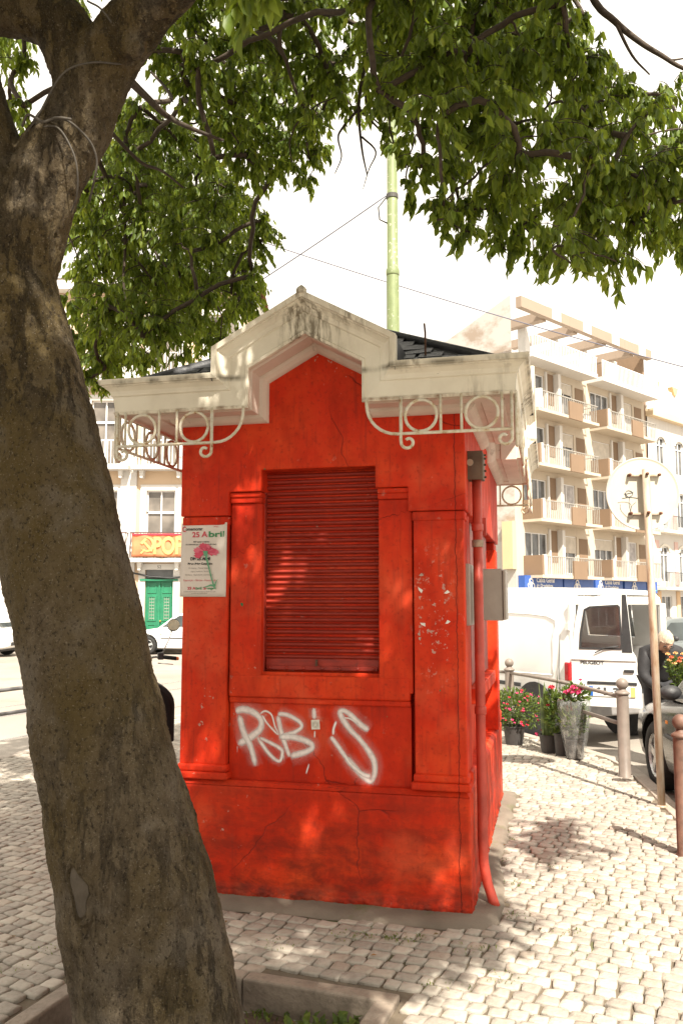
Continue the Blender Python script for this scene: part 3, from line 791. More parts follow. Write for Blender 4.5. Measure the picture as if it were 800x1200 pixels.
def in_view(p, margin=0.0):
    d = Vector(p) - Vector((0,0,1.6)); c_, s_ = math.cos(.1056), math.sin(.1056)
    z = d.y*c_ + d.z*s_
    if z < .1: return False
    yy = (-d.y*s_ + d.z*c_)/z; xx = d.x/z
    return abs(xx) < .3965+margin and abs(yy) < .5947+margin
stones.sort(key=lambda s_: (not in_view((s_[0].x, s_[0].y, 0)) , s_[0].length))
big = MB()
for i, (c, cs) in enumerate(stones):
    low = .005*mnoise.noise((c.x*.8, c.y*.8, 3))
    v, f = sett_mesh(cs, low+random.uniform(-.0025,.0025), random.uniform(-.0015,.0015)); t = random.random()
    if i < 300:
        m = MB(); m.add(v, f, t); m.build('sett', COB, pave, smooth=True, fix=False)
    else: big.add(v, f, t)
o = big.build('setts', COB, pave, smooth=True, fix=False); tag(o, kind='stuff')

# weeds in the joints and soil in the tree pit
def leafy(name, col, back=.5):
    m = NM(name); t = m.attr('tint')
    c = m.ramp(t, [(.0, tuple(x*.45 for x in col)), (.55, col), (.9, (min(1,col[0]*1.9), min(1,col[1]*1.55), col[2]*1.3)), (1, (min(1,col[0]*2.4), min(1,col[1]*1.6), col[2]*1.2))])
    df = m.b; tl = m.n.new('ShaderNodeBsdfTranslucent'); mx = m.n.new('ShaderNodeMixShader')
    m.put(tl.inputs[0], m.mix(.45, c, (min(1, col[0]*3.0), min(1, col[1]*2.4), col[2]*.6))); mx.inputs[0].default_value = back
    m.l.new(df.outputs[0], mx.inputs[1]); m.l.new(tl.outputs[0], mx.inputs[2]); m.l.new(mx.outputs[0], m.out.inputs[0])
    return m.done(c, .48, None, spec=.4)
WEED = leafy('weed_green', (.11,.17,.04))
def weed_patch(name, cx, cy, cz, rx, n, h, parent, spread=1.0):
    m = MB()
    for _ in range(n):
        a = random.uniform(0, 2*PI); rr = rx*math.sqrt(random.random()); x, y = cx+rr*math.cos(a), cy+rr*math.sin(a)*.6
        hh = h*random.uniform(.4,1); b = random.uniform(0, 2*PI); l = Vector((math.cos(b), math.sin(b), 0)); s_ = Vector((-l.y, l.x, 0))*hh*.16
        p = Vector((x, y, cz)); q = p + l*hh*.4*spread + Vector((0,0,hh*.8)); e = p + l*hh*.9*spread + Vector((0,0,hh*.9))
        m.add([p, q-s_, e, q+s_], [(0,1,2,3)], random.random())
    o = m.build(name, WEED, parent, fix=False); tag(o, kind='stuff'); return o
weed_patch('joint_weeds', .30, 4.33, -.01, .10, 60, .026, pave); weed_patch('joint_weeds', .05, 4.36, -.01, .12, 50, .024, pave)
for (x, y) in ((.92,4.62),(1.02,5.15),(1.25,5.45),(.98,5.6),(1.12,6.1),(1.1,4.4),(.62,4.2),(1.4,5.2),(-.3,4.25),(-1.35,4.2),(-1.5,4.0),(1.35,4.8),(.7,3.9),(.45,3.8)):
    weed_patch('joint_weeds', x, y, -.008, random.uniform(.05,.13), 22, .022, pave)
fl_ = MB()
for _ in range(60):
    x, y = random.uniform(-2.6,2.2), random.uniform(3.4,7.5)
    if not inside((x, y), ISLAND) or inside((x, y), APR) or inside((x, y), PIT): continue
    a = random.uniform(0, 2*PI); L_ = random.uniform(.018,.04); d_ = Vector((math.cos(a), math.sin(a), 0)); s_ = Vector((-d_.y, d_.x, 0))*L_*.3; p = Vector((x, y, .006))
    fl_.add([p, p+d_*L_*.5+s_+Vector((0,0,.006)), p+d_*L_, p+d_*L_*.5-s_+Vector((0,0,.004))], [(0,1,2,3)], random.random())
tag(fl_.build('fallen_leaves', leafy('fallen_leaf', (.17,.11,.045), .2), pave, fix=False), kind='stuff')
def soil():
    m = NM('soil'); n = m.noise(9, 6); f = m.noise(60, 5)
    c = m.ramp(n, [(.3, (.075,.045,.028)), (.7, (.15,.095,.06))])
    c = m.mix(m.ramp(m.voro(55), [(.0, .8), (.22, 0)]), c, (.24,.19,.14))
    return m.done(c, .95, m.bump(m.math('ADD', f, n), .9, .03))
pm = MB(); N = 28
for j in range(N+1):
    for i in range(N+1):
        p = PC - e1*(PITW*i/N) - e2*(PITD*j/N); d = (p-Vector((-.68,3.42))).length
        pm.v.append((p.x, p.y, -.125 + .06*math.exp(-(d/.35)**2) + .02*mnoise.noise((p.x*5, p.y*5, 0))))
pm.f = [(j*(N+1)+i, (j+1)*(N+1)+i, (j+1)*(N+1)+i+1, j*(N+1)+i+1) for j in range(N) for i in range(N)]
soilo = tag(pm.build('soil', soil(), None, smooth=True), kind='structure')
PKM = stone_mat('pit_kerb_stone', (.17,.135,.105), (.29,.235,.185))
def pit_kerb(p, q, n, inw):
    d = (q-p)/n
    for k in range(n):
        a = p + d*k + d.normalized()*.003; b = p + d*(k+1) - d.normalized()*.003; z = .012+random.uniform(-.004,.004)
        m = MB().prism_xy([a, b, b+inw*KB, a+inw*KB], -.17, z); m.t = [random.uniform(.25,.7)]*8; m.build('pit_kerb_stone', PKM, pave, bevel=.012, segs=3)
pit_kerb(PC-e1*PITW, PC, 2, -e2)
pit_kerb(PC-e2*KB, PC-e2*PITD, 2, -e1); pit_kerb(PC-e1*PITW-e2*PITD, PC-e1*PITW-e2*KB, 2, e1); pit_kerb(PC-e2*PITD-e1*(PITW-KB), PC-e2*PITD-e1*KB, 2, e2)
weed_patch('pit_grass', -.05, 3.56, -.11, .22, 260, .075, soilo, .8)
weed_patch('pit_grass', -.32, 3.70, -.115, .18, 60, .05, soilo, .8)
lf = MB()
for _ in range(160):
    p = PC - e1*random.uniform(.1,PITW-.1) - e2*random.uniform(.1,.7); a = random.uniform(0,2*PI); s_ = random.uniform(.008,.02)
    lf.add([(p.x+s_*math.cos(a), p.y+s_*math.sin(a), -.105), (p.x-s_*.4*math.sin(a), p.y+s_*.4*math.cos(a), -.098), (p.x-s_*math.cos(a), p.y-s_*math.sin(a), -.105), (p.x+s_*.4*math.sin(a), p.y-s_*.4*math.cos(a), -.1)], [(0,1,2,3)], random.random())
tag(lf.build('leaf_litter', leafy('dry_leaf', (.16,.09,.04), .2), soilo, fix=False), kind='stuff')

# ================================================================ the street tree
random.seed(8)
def bark():
    m = NM('bark'); x, y, z = m.sep()
    v = m.co((1,1,.55)); n1 = m.noise(2.6, 6, v, .62); n2 = m.noise(19, 8, m.co((1,1,.6)), .68); n3 = m.noise(75, 5, m.co((1,1,.7)), .7); n4 = m.noise(150, 3)
    c = m.ramp(n2, [(.28, (.062,.045,.030)), (.5, (.130,.101,.068)), (.72, (.205,.165,.116))])
    c = m.mix(m.ramp(n1, [(.42, 0), (.66, .7)]), c, (.100,.070,.018))
    c = m.mix(m.math('MULTIPLY', m.ramp(z, [(.0, 0), (.35, 0), (.75, .5)]), m.ramp(n1, [(.3, .3), (.6, 1)])), c, (.085,.058,.017))        # olive-yellow lichen film
    c = m.mix(m.ramp(m.noise(5, 5, m.co(loc=(3,8,2))), [(.52, 0), (.66, .5)]), c, (.17,.145,.115))
    c = m.mix(m.ramp(n3, [(.36, .8), (.46, 0)]), c, (.020,.014,.009))
    fis = m.noise(6.5, 7, m.co((2.2,2.2,.55), loc=(1,4,6)), .72)
    wear = m.ramp(m.noise(1.25, 3, m.co((1,1,.6), loc=(2.4,1,.3))), [(.46, 0), (.60, 1)])
    fm = m.math('MULTIPLY', wear, m.ramp(fis, [(.50, 0), (.56, 1)]))
    c = m.mix(m.math('MULTIPLY', fm, .6), c, (.016,.011,.007))
    c = m.mix(m.ramp(n4, [(.60, 0), (.72, .7)]), c, (.26,.22,.165))
    c = m.mix(m.math('MULTIPLY', m.ramp(z, [(.05, 1), (.30, 0)]), m.ramp(n2, [(.35, .25), (.6, .8)])), c, (.27,.225,.17))
    h = m.math('ADD', m.math('MULTIPLY', n2, .9), m.math('MULTIPLY', n3, .5)); h = m.math('SUBTRACT', h, m.math('MULTIPLY', fm, .7)); h = m.math('ADD', h, m.math('MULTIPLY', n4, .12))
    return m.done(c, .88, m.bump(h, 1.0, .04), spec=.2)
BARK = bark()
TB = Vector((-.676, 3.42, 0))
tree = empty('street_tree', (TB.x, TB.y, -.1), 0, 'leaning broadleaf street tree with thick brown trunk beside the red kiosk', 'tree')
def tw(p): return (p[0]-TB.x, p[1]-TB.y, p[2]+.1)
# main axis points: x, y, z, radius
TR = [(-.655,3.41,-.22,.325),(-.668,3.41,-.05,.312),(-.69,3.41,.10,.304),(-.741,3.41,.34,.298),(-.818,3.41,.652,.280),(-.903,3.41,.969,.258),(-.980,3.41,1.293,.245),(-1.056,3.41,1.623,.243),(-1.155,3.41,2.03,.236),(-1.265,3.41,2.48,.215),(-1.355,3.41,2.80,.205),(-1.41,3.40,3.05,.195),(-1.46,3.38,3.35,.17),(-1.56,3.34,3.75,.14),(-1.75,3.2,4.3,.12),(-2.0,3.0,5.0,.10)]
L1 = [(-1.38,3.41,2.70,.15),(-1.325,3.40,3.00,.165),(-1.225,3.38,3.32,.148),(-1.10,3.37,3.55,.138),(-1.02,3.35,3.74,.134),(-.89,3.29,3.90,.116),(-.68,3.16,4.02,.10),(-.30,2.90,4.20,.10),(.2,2.5,4.6,.085)]
L2 = [(-1.06,3.34,3.72,.12),(-1.16,3.36,3.98,.12),(-1.33,3.36,4.06,.105),(-1.55,3.34,4.10,.10),(-1.9,3.3,4.35,.085)]
L3 = [(-1.22,3.75,3.9,.05),(-1.16,3.62,3.55,.055),(-1.19,3.8,3.25,.0)]
def limb(m, P, n=36):
    pts = spline([p[:3] for p in P], 7); rs = []
    for i in range(len(P)-1):
        for k in range(7): rs.append(P[i][3] + (P[i+1][3]-P[i][3])*k/7)
    rs.append(P[-1][3]); m.tube([tw(p) for p in pts], rs, n)
    return pts
m = MB(); A = limb(m, TR); B = limb(m, L1); C_ = limb(m, L2)
# root flare, a branch collar and burls
for a, rr in ((.9,.07),(1.9,.06),(2.7,.06),(4.1,.07),(5.2,.07)):
    m.tube([tw((TB.x+.16*math.cos(a), TB.y+.16*math.sin(a), .28)), tw((TB.x+.25*math.cos(a), TB.y+.25*math.sin(a), .02)), tw((TB.x+.34*math.cos(a), TB.y+.34*math.sin(a), -.22))], [.10,rr,rr*.7], 12)
m.tube([tw((-.93,3.27,3.86)), tw((-.84,3.22,3.80)), tw((-.80,3.20,3.78))], [.07,.05,.03], 10)
tk = m.build('trunk', BARK, tree, smooth=True)
rm = tk.modifiers.new('join', 'REMESH'); rm.mode = 'VOXEL'; rm.voxel_size = .0125; rm.use_smooth_shade = True
sm_ = tk.modifiers.new('ease', 'SMOOTH'); sm_.iterations = 5; sm_.factor = .5
tx = bpy.data.textures.new('bark_relief', 'CLOUDS'); tx.noise_scale = .16; tx.noise_depth = 4
dp = tk.modifiers.new('relief', 'DISPLACE'); dp.texture = tx; dp.strength = .028; dp.mid_level = .5; dp.texture_coords = 'LOCAL'
tx2 = bpy.data.textures.new('bark_grain', 'CLOUDS'); tx2.noise_scale = .038; tx2.noise_depth = 3; tx2.noise_type = 'HARD_NOISE'
dp2 = tk.modifiers.new('grain', 'DISPLACE'); dp2.texture = tx2; dp2.strength = -.016; dp2.mid_level = .35; dp2.texture_coords = 'LOCAL'
# healed wound on the trunk: a raised lip round a smooth oval
WND = plain('healed_wood', (.080,.063,.044), .85, 0, .2, 14, .35)
def on_trunk(z, ang, push=0):
    for i in range(len(TR)-1):
        if TR[i][2] <= z <= TR[i+1][2]:
            t = (z-TR[i][2])/(TR[i+1][2]-TR[i][2]); x = TR[i][0]+(TR[i+1][0]-TR[i][0])*t; y = TR[i][1]; r = TR[i][3]+(TR[i+1][3]-TR[i][3])*t
            return Vector(tw((x+(r+push)*math.sin(ang), y-(r+push)*math.cos(ang), z)))
lip = []; 
wm_ = MB(); cz, ca = .59, -.42; ring = 26
rows = [(0,.010),(.35,.010),(.65,.009),(.84,.007),(.93,.000),(1.02,.016),(1.14,.013),(1.3,-.02)]
for q, ps in rows:
    for k in range(ring):
        u = 2*PI*k/ring; rr = 1 + .12*math.sin(3*u+1) + .07*math.sin(5*u) + (.25 if abs(u-.1) < .25 else 0)
        wm_.v.append(tuple(on_trunk(cz + .095*q*rr*math.sin(u), ca + .145*q*rr*math.cos(u)*.9, ps)))
wm_.f = [(i*ring+k, i*ring+(k+1) % ring, (i+1)*ring+(k+1) % ring, (i+1)*ring+k) for i in range(len(rows)-1) for k in range(ring)]
wi = MB(); wi.v = wm_.v[:4*ring]; wi.f = [f_ for f_ in wm_.f if max(f_) < 4*ring]
wm_.f = [f_ for f_ in wm_.f if max(f_) >= 4*ring]
wm_.build('wound_lip', BARK, tree, smooth=True); wi.build('wound_face', WND, tree, smooth=True)

# ---- crown: twig clumps hung on branches (x, y, z, radius)
CL = [(0.45,3.69,4.43,0.17),(1.78,3.77,3.3,0.1),(1.02,3.63,4.1,0.15),(1.6,3.73,3.28,0.14),(0.72,4.53,4,0.24),(1.16,3.71,3.49,0.18),(1.14,4.54,5.12,0.19),(1.2,4.11,3.31,0.16),(0.79,3.69,3.6,0.17),(0.55,3.56,3.19,0.08),(1.31,4.7,4.41,0.21),(0.42,4.26,4.26,0.18),(0.55,3.88,4.13,0.2),(0.12,4.24,4.61,0.15),(0.49,4.05,4.28,0.17),(1.19,3.73,3.26,0.17),(1.09,4.65,5.1,0.22),(0.08,3.94,4.5,0.09),(0.61,4.01,4.69,0.18),(0.4,3.7,4.52,0.1),(0.5,4,4.11,0.16),(0.57,4.54,4.87,0.2),(0.3,4.18,4.91,0.1),(2.06,4.39,3.87,0.2),(1.84,4.32,4.08,0.09),(1.1,3.76,3.39,0.21),(1.9,4.13,3.52,0.18),(1.31,4.23,4.1,0.23),(0.29,4.13,4.28,0.22),(1.1,3.87,4.08,0.21),(0.43,3.61,3.74,0.2),(2.1,4.53,4.23,0.09),(0.98,4.55,3.66,0.19),(0.35,3.91,4.52,0.19),(0.97,3.51,3.03,0.09),(0.7,4.36,4.07,0.21),(1.5,3.67,3.56,0.17),(0.15,3.71,4.38,0.17),(0.17,3.72,3.94,0.1),(0.68,4.25,4.62,0.19),(0.8,3.84,4.02,0.21),(0.39,4.24,4.01,0.14),(1.21,3.81,4.16,0.13),(1.35,3.82,3.76,0.21),(0.98,3.54,4.23,0.15),(1.97,4.33,3.72,0.21),(0.78,3.89,3.56,0.21),(0.81,4.2,3.42,0.09),(1.17,3.54,3.05,0.13),(1.41,4.13,3.66,0.21),(0.98,3.8,3.75,0.19),(1.54,3.52,3.47,0.18),(1.43,4.03,3.44,0.21),(0.6,4.25,3.61,0.15),(0.5,3.66,4.1,0.2),(0.71,4.23,4.41,0.24),(0.41,4.64,4.92,0.26),(1.32,3.62,3.45,0.2),(1.25,4.39,4.09,0.2),(1.6,3.68,3.33,0.15),(0.38,3.94,3.69,0.13),(0.36,3.76,4.06,0.21),(1.15,4.36,5.08,0.09),(0.84,4.06,4.65,0.19),(0.65,3.54,3.76,0.15),(1.47,3.64,3.36,0.17),(1.1,3.53,3.51,0.18),(0.84,3.7,4.08,0.19),(0.62,4.54,5.19,0.12),(0.97,3.59,3.14,0.17),(1.05,4.6,5.18,0.17),(1.14,4.02,3.62,0.16),(0.27,3.89,4.59,0.19),(0.76,4.14,3.55,0.2),(0.51,4.08,3.76,0.17),(1.3,4.32,4.74,0.09),(0.9,4.38,4.68,0.21),(0.22,4.69,5.31,0.12),(1.04,4.67,3.84,0.23),(0.28,4.41,4.27,0.14),(1.69,4.55,4.4,0.1),(1.98,4.11,3.57,0.1),(1.71,4.39,3.61,0.24),(1.61,3.83,3.27,0.09),(0.11,4.37,5.04,0.13),(1.16,4.52,4.48,0.18),(1.5,4.01,3.37,0.16),(1.05,4.53,3.52,0.14),(0.8,4.27,3.98,0.19),(1.79,3.87,3.8,0.13),(1.09,4.35,3.41,0.12),(1.39,3.65,3.8,0.09),(1.09,4.29,4.58,0.18),(2.24,4.66,4.32,0.09),(0.47,3.65,3.29,0.08),(1.14,4.31,3.6,0.18),(1.84,4.48,4.12,0.14),(1.41,4.28,4.22,0.21),(0.87,4.16,3.38,0.11),(0.67,4.38,4.29,0.23),(1.77,4.35,3.49,0.12),(0.97,4.51,4.24,0.22),(0.46,3.72,3.38,0.11),(0.76,4.08,4.57,0.18),(0.73,4.4,5.05,0.14),(0.91,4.53,4.56,0.22),(0.48,5.57,5.19,0.23),(1.14,4.98,4.75,0.25),(0.56,5.4,5.37,0.25),(1.06,5.36,4.82,0.24),(0.87,5.17,5.36,0.19),(0.32,4.73,4.99,0.2),(0.38,5.41,5.9,0.11),(0.39,5.17,5.44,0.19),(1.06,4.51,5.05,0.21),(0.16,4.59,5.23,0.12),(0.35,5.26,5.64,0.26),(0.94,4.75,4.87,0.17),(1.28,5.04,5.34,0.22),(0.38,5.34,5.21,0.23),(0.25,5.23,5.26,0.23),(0.81,5.46,5.11,0.26),(0.88,5.23,5.73,0.14),(0.46,5.45,5.9,0.15),(0.95,5.31,5.31,0.26),(1.48,5.25,4.73,0.13),(1.36,5.53,5.36,0.25),(0.16,5.56,5.46,0.13),(1.19,5.48,5.53,0.23),(0.82,4.97,4.7,0.2),(0.18,4.84,4.86,0.1),(0.46,5.14,5.5,0.18),(0.9,5.05,5.43,0.22),(1.2,5.46,5.7,0.21),(0.56,5.15,5.55,0.25),(0.52,5.24,5.42,0.25),(1.49,5.43,5.25,0.2),(0.82,5.52,4.97,0.19),(1.6,5.47,5.32,0.11),(0.69,4.77,4.9,0.2),(0.2,4.69,5.2,0.18),(1.57,5.53,5.52,0.14),(1.08,4.51,4.25,0.11),(0.97,5.57,4.77,0.11),(0.62,5.18,5.66,0.17),(1.3,5.24,5.77,0.11),(1.4,5.54,5.57,0.28),(0.86,5.09,4.94,0.22),(0.11,5.32,5.71,0.13),(0.27,4.95,4.84,0.12),(-0.84,5.13,5.54,0.19),(-0.19,4.52,4.3,0.17),(-0.15,4.5,5.16,0.11),(-0.09,4.78,4.75,0.17),(-0.15,4.98,4.97,0.22),(-1.23,5.73,5.69,0.22),(-0.94,5.23,5.28,0.26),(-0.65,5.05,5.38,0.2),(-0.83,5.9,5.74,0.22),(-0.52,4.58,4.76,0.2),(-0.51,5.62,4.74,0.22),(-0.88,5.72,5.84,0.25),(-0.64,4.74,4.32,0.19),(-0.14,5.04,4.78,0.19),(-0.11,5.36,5.77,0.14),(-1.26,5.48,5.57,0.14),(-0.21,5.44,4.52,0.14),(-0.21,4.84,5.24,0.23),(-0.56,5.94,5.45,0.26),(-0.42,4.98,4.18,0.14),(-0.65,5.19,5.68,0.16),(-0.56,5.45,5.56,0.27),(-0.59,5.87,5.1,0.29),(-0.75,5.29,4.77,0.19),(-0.88,5.93,6.27,0.17),(-0.66,5.08,4.85,0.23),(-0.26,5.55,4.8,0.2),(-0.89,4.7,4.59,0.18),(-0.28,5.49,4.63,0.22),(-0.46,5.57,5.92,0.23),(-0.46,5.66,6.07,0.15),(-0.5,4.82,4.12,0.16),(-0.5,4.95,5.51,0.13),(-0.98,5.08,4.74,0.13),(-0.85,4.74,5.37,0.1),(-0.37,5.69,4.97,0.21),(-0.44,5.8,4.73,0.21),(-0.82,5.18,5.08,0.19),(-0.4,4.66,5.08,0.2),(-0.25,4.51,4.87,0.21),(-1.04,6.1,5.18,0.15),(-0.52,6.06,5.8,0.24),(-0.4,6.18,5.57,0.22),(-0.9,4.57,4.7,0.16),(-0.24,5.62,5.98,0.21),(-1.11,4.65,4.77,0.11),(-0.73,5.19,5.6,0.23),(-0.03,4.84,4.7,0.12),(0,4.59,4.44,0.09),(-0.94,6.19,5.05,0.2),(-0.74,5.45,5.28,0.25),(-0.08,5.78,5.95,0.12),(-1.19,5.93,5.95,0.23),(-0.17,5.51,5.61,0.23),(-0.73,4.71,4.15,0.11),(-0.87,4.85,5.26,0.19),(-1.07,4.78,4.82,0.15),(-0.76,4.83,4.39,0.17),(-0.61,4.92,4.62,0.2),(-0.49,4.48,5.07,0.17),(-0.49,5.43,4.97,0.21),(-0.08,6.16,5.37,0.19),(-0.86,5.4,5.89,0.12),(-1.02,4.74,4.71,0.13),(-1.39,6.06,5.8,0.2),(-0.74,4.8,4.59,0.2),(-0.25,5.58,5.06,0.2),(-1.05,4.77,5.31,0.11),(-0.13,5.42,4.85,0.12),(-0.16,4.74,4.32,0.11),(-0.56,4.74,4.18,0.2),(-0.75,5.84,4.66,0.13),(-0.32,4.83,4.83,0.24),(-0.78,4.47,4.53,0.19),(-1.2,5.98,5.53,0.25),(-0.23,5.09,4.94,0.19),(-0.25,4.71,4.03,0.1),(-0.61,5.51,4.74,0.21),(-0.92,4.9,4.56,0.1),(-0.04,4.9,5.16,0.1),(-1.66,6.54,4.05,0.31),(-1.86,6.58,4.32,0.32),(-1.3,5.74,3.55,0.27),(-1.74,6.02,4.58,0.3),(-1.2,7.2,3.87,0.28),(-0.92,6.73,4.39,0.32),(-1.18,6.67,5.04,0.25),(-1.59,5.94,5.12,0.18),(-1.39,5.62,5.01,0.11),(-0.99,6.16,4.88,0.15),(-1.74,6.79,3.51,0.15),(-1.16,5.8,4.1,0.28),(-1.39,7.28,4.15,0.34),(-0.62,6.08,4.21,0.22),(-1.79,5.96,4.17,0.28),(-1.62,6.25,3.56,0.27),(-2.03,7.29,5.5,0.3),(-1.94,6.84,5.12,0.26),(-1.94,6.46,3.51,0.21),(-1.58,6.24,3.74,0.31),(-1.41,6.4,4.02,0.25),(-0.87,6.6,4.74,0.26),(-2.06,6.68,4.68,0.28),(-1.64,7.32,5.27,0.34),(-1.37,6.95,4.99,0.34),(-1.66,6.26,4.29,0.22),(-2.15,6.95,4.2,0.21),(-1.26,6.98,4.83,0.31),(-0.77,6.84,4.13,0.21),(-1.36,5.93,4.97,0.24),(-1.43,5.85,4.34,0.25),(-1.86,6.45,4.58,0.23),(-2.31,7.18,4.73,0.19),(-0.84,6.97,4.99,0.15),(-1.61,6.42,5.36,0.27),(-1.24,7,4.47,0.28),(-0.82,6.21,3.9,0.23),(-1.26,7.26,4.33,0.35),(-1.81,6.2,5.06,0.15),(-1.12,6.46,4.7,0.23),(-2.01,7.34,6.03,0.15),(-0.89,5.8,4.1,0.23),(-1.86,7.12,5.62,0.25),(-1.35,6.91,5.32,0.26),(-0.87,6.36,4.78,0.17),(-1.25,5.98,3.48,0.27),(-1.29,6.66,4.2,0.24),(-2.03,6.41,3.74,0.13),(-1.09,7.31,5.4,0.18),(-1.84,7.23,3.73,0.26),(-1.47,5.7,4.7,0.24),(-1.4,6.48,5.41,0.13),(-1.5,6.85,5.27,0.3),(-0.93,5.78,3.69,0.2),(-1.94,7.27,4.92,0.27),(-1.07,6.37,5.11,0.13),(-1.1,7.26,5.25,0.27),(-1.55,6.18,4.8,0.3),(-1.59,6.73,3.5,0.14),(-1.76,6.21,3.36,0.19),(-1.48,6.64,3.51,0.15),(-2.12,7.02,4.03,0.26),(-2,6.63,4.21,0.28),(-1.53,7.11,4.84,0.28),(-1.35,5.7,3.4,0.27),(-1.6,5.73,3.63,0.27),(-1.15,6.22,5.12,0.14),(-2.19,7.1,3.81,0.19),(-1.24,7.15,4.69,0.27),(-0.99,6.39,4.04,0.24),(-0.91,6.72,3.87,0.23),(-1.46,6.07,4.25,0.23),(-0.82,6.72,4.29,0.24),(-2.28,7.04,5.05,0.15),(-1.68,5.97,3.56,0.27),(-1.83,6.7,3.45,0.14),(-0.56,5.77,4.26,0.11),(-1.9,6.14,4.64,0.21),(-0.97,6.26,4.52,0.29),(-1.89,5.96,4.6,0.14),(-1.47,6.7,4.28,0.33),(-1.17,5.81,4.88,0.19),(-0.94,5.99,3.41,0.14),(-1.17,6.1,3.39,0.13),(-0.92,7.34,4.93,0.35),(-1.14,6.5,3.77,0.23),(-0.6,5.62,3.8,0.15),(-0.71,7,4.25,0.14),(-0.86,5.94,3.43,0.12),(-0.57,5.95,4.26,0.16),(-1.93,6.79,3.63,0.31),(-1.66,6.88,4.38,0.25),(-0.73,6.44,3.88,0.18),(-0.85,6.96,3.98,0.17),(-1.51,5.95,4.54,0.26),(-1.88,4.82,4.53,0.1),(-2.44,5.32,4.41,0.11),(-2.64,5.85,5.21,0.21),(-2.26,5.54,5.96,0.16),(-2.49,5.34,5.78,0.14),(-2.03,4.94,4.1,0.12),(-2.59,6.07,5.59,0.3),(-2.68,5.85,5.42,0.17),(-2.02,4.82,5.29,0.21),(-1.77,5.23,5.54,0.19),(-1.99,4.99,4.87,0.17),(-2.38,5.93,5.93,0.22),(-2.4,5.42,4.64,0.22),(-2.21,5.25,5.24,0.21),(-1.81,5.23,5.38,0.19),(-2.36,5.47,5.58,0.24),(-2.48,5.52,5.43,0.22),(-2.29,5.03,5.45,0.18),(-1.95,5.53,5.92,0.2),(-2.36,5.88,4.85,0.15),(-2.53,5.48,5.36,0.14),(-2.19,5.26,4.66,0.24),(-1.6,4.85,5.05,0.14),(-2.22,6.14,6.22,0.3),(-1.88,4.96,5.06,0.16),(-2.64,5.75,5.68,0.17),(-2.35,5.03,5.3,0.12),(-2.37,6.12,6.2,0.28),(-2.41,6.09,5.2,0.15),(-2.71,5.86,4.94,0.12)]
CL += [(-2.03,6.40,3.39,0.14),(-2.16,6.60,3.65,0.16),(-1.89,6.20,3.24,0.12),(-1.99,6.80,3.43,0.12),(-1.95,6.00,3.72,0.15),(-2.01,6.50,3.25,0.09),(-1.87,6.60,3.29,0.09),(-0.03,5.20,4.90,0.15),(0.05,5.00,5.00,0.16),(0.17,5.40,5.09,0.15),(0.24,5.00,4.64,0.13),(0.08,5.30,4.79,0.11),(0.28,4.80,4.38,0.10),(0.00,5.20,5.37,0.18),(-0.12,5.60,4.97,0.16),(0.20,5.40,5.39,0.16),(0.31,4.60,4.14,0.08),(-0.15,5.60,4.66,0.12),(-0.24,5.80,4.58,0.10),(1.74,4.30,4.24,0.17),(1.70,4.40,4.00,0.17),(1.74,4.20,3.67,0.17),(1.65,4.10,3.40,0.10),(1.74,4.60,4.37,0.15),(1.88,4.40,4.05,0.17),(1.45,4.60,4.47,0.16),(1.44,4.30,4.04,0.15),(1.43,4.00,3.57,0.14),(1.22,4.80,4.86,0.18),(1.04,4.90,5.10,0.18),(0.76,4.80,4.92,0.17),(0.52,4.90,4.93,0.17),(0.48,3.90,3.43,0.09),(0.35,4.20,3.69,0.09)]
nview = len(CL)
# twigs right above and behind the viewer, which shade the kiosk front and the paving before it
for _ in range(2000):
    x, y, z = random.uniform(-4.2,1.75), random.uniform(-2.4,3.3), random.uniform(4.5,6.6)
    if len(CL) > nview + SHADE_N: break
    if mnoise.noise((x*.9+5, y*.9, z*.9)) < -.5: continue
    if (z-1.6) < .86*max(0, y)+.35: continue
    CL.append((x, y, z, random.uniform(.26,.40)))
for _ in range(60):
    x, y = random.uniform(-3.4,1.6), random.uniform(3.4,6.0); z = 1.6 + .86*y + random.uniform(.35,1.6)
    CL.append((x, y, z, random.uniform(.25,.38)))
CL += EXTRA_CL  # unseen clumps added overhead to shade the kiosk's right side and paving
NEAR = [(-.235,2.12,3.20,.10),(-.30,2.2,3.32,.09),(-.18,2.15,3.30,.08),(-.25,2.25,3.40,.1)]
NV = len(CL); CL += NEAR
# skeleton: every clump joins the nearest thicker node
nodes = [Vector(p) for p in A[56:]] + [Vector(p) for p in B[14:]] + [Vector(p) for p in C_]
par = [-1]*len(nodes); nroot = len(nodes)
order = sorted(range(len(CL)), key=lambda i: min((Vector(CL[i][:3])-n_).length for n_ in nodes))
own = {}
for i in order:
    c = Vector(CL[i][:3]); best = None; bd = 1e9
    for k, n_ in enumerate(nodes):
        d = (c-n_).length + (.25 if k >= nroot else 0) + max(0, (c.z-n_.z))*.15
        if d < bd: bd, best = d, k
    p = nodes[best]
    # a joint on the way gives the branch a bend
    mid = (p+c)/2 + Vector((random.uniform(-.08,.08), random.uniform(-.08,.08), .10*(c-p).length + random.uniform(-.03,.06)))
    nodes.append(mid); par.append(best); nodes.append(c); par.append(len(nodes)-2); own[i] = len(nodes)-1
wt = [0]*len(nodes)
for k in range(len(nodes)-1, nroot-1, -1):
    wt[k] += 1
    if par[k] >= 0: wt[par[k]] += wt[k]
TWG = plain('twig_bark', (.055,.038,.025), .85, 0, .25, 30, .3)
fine = MB()
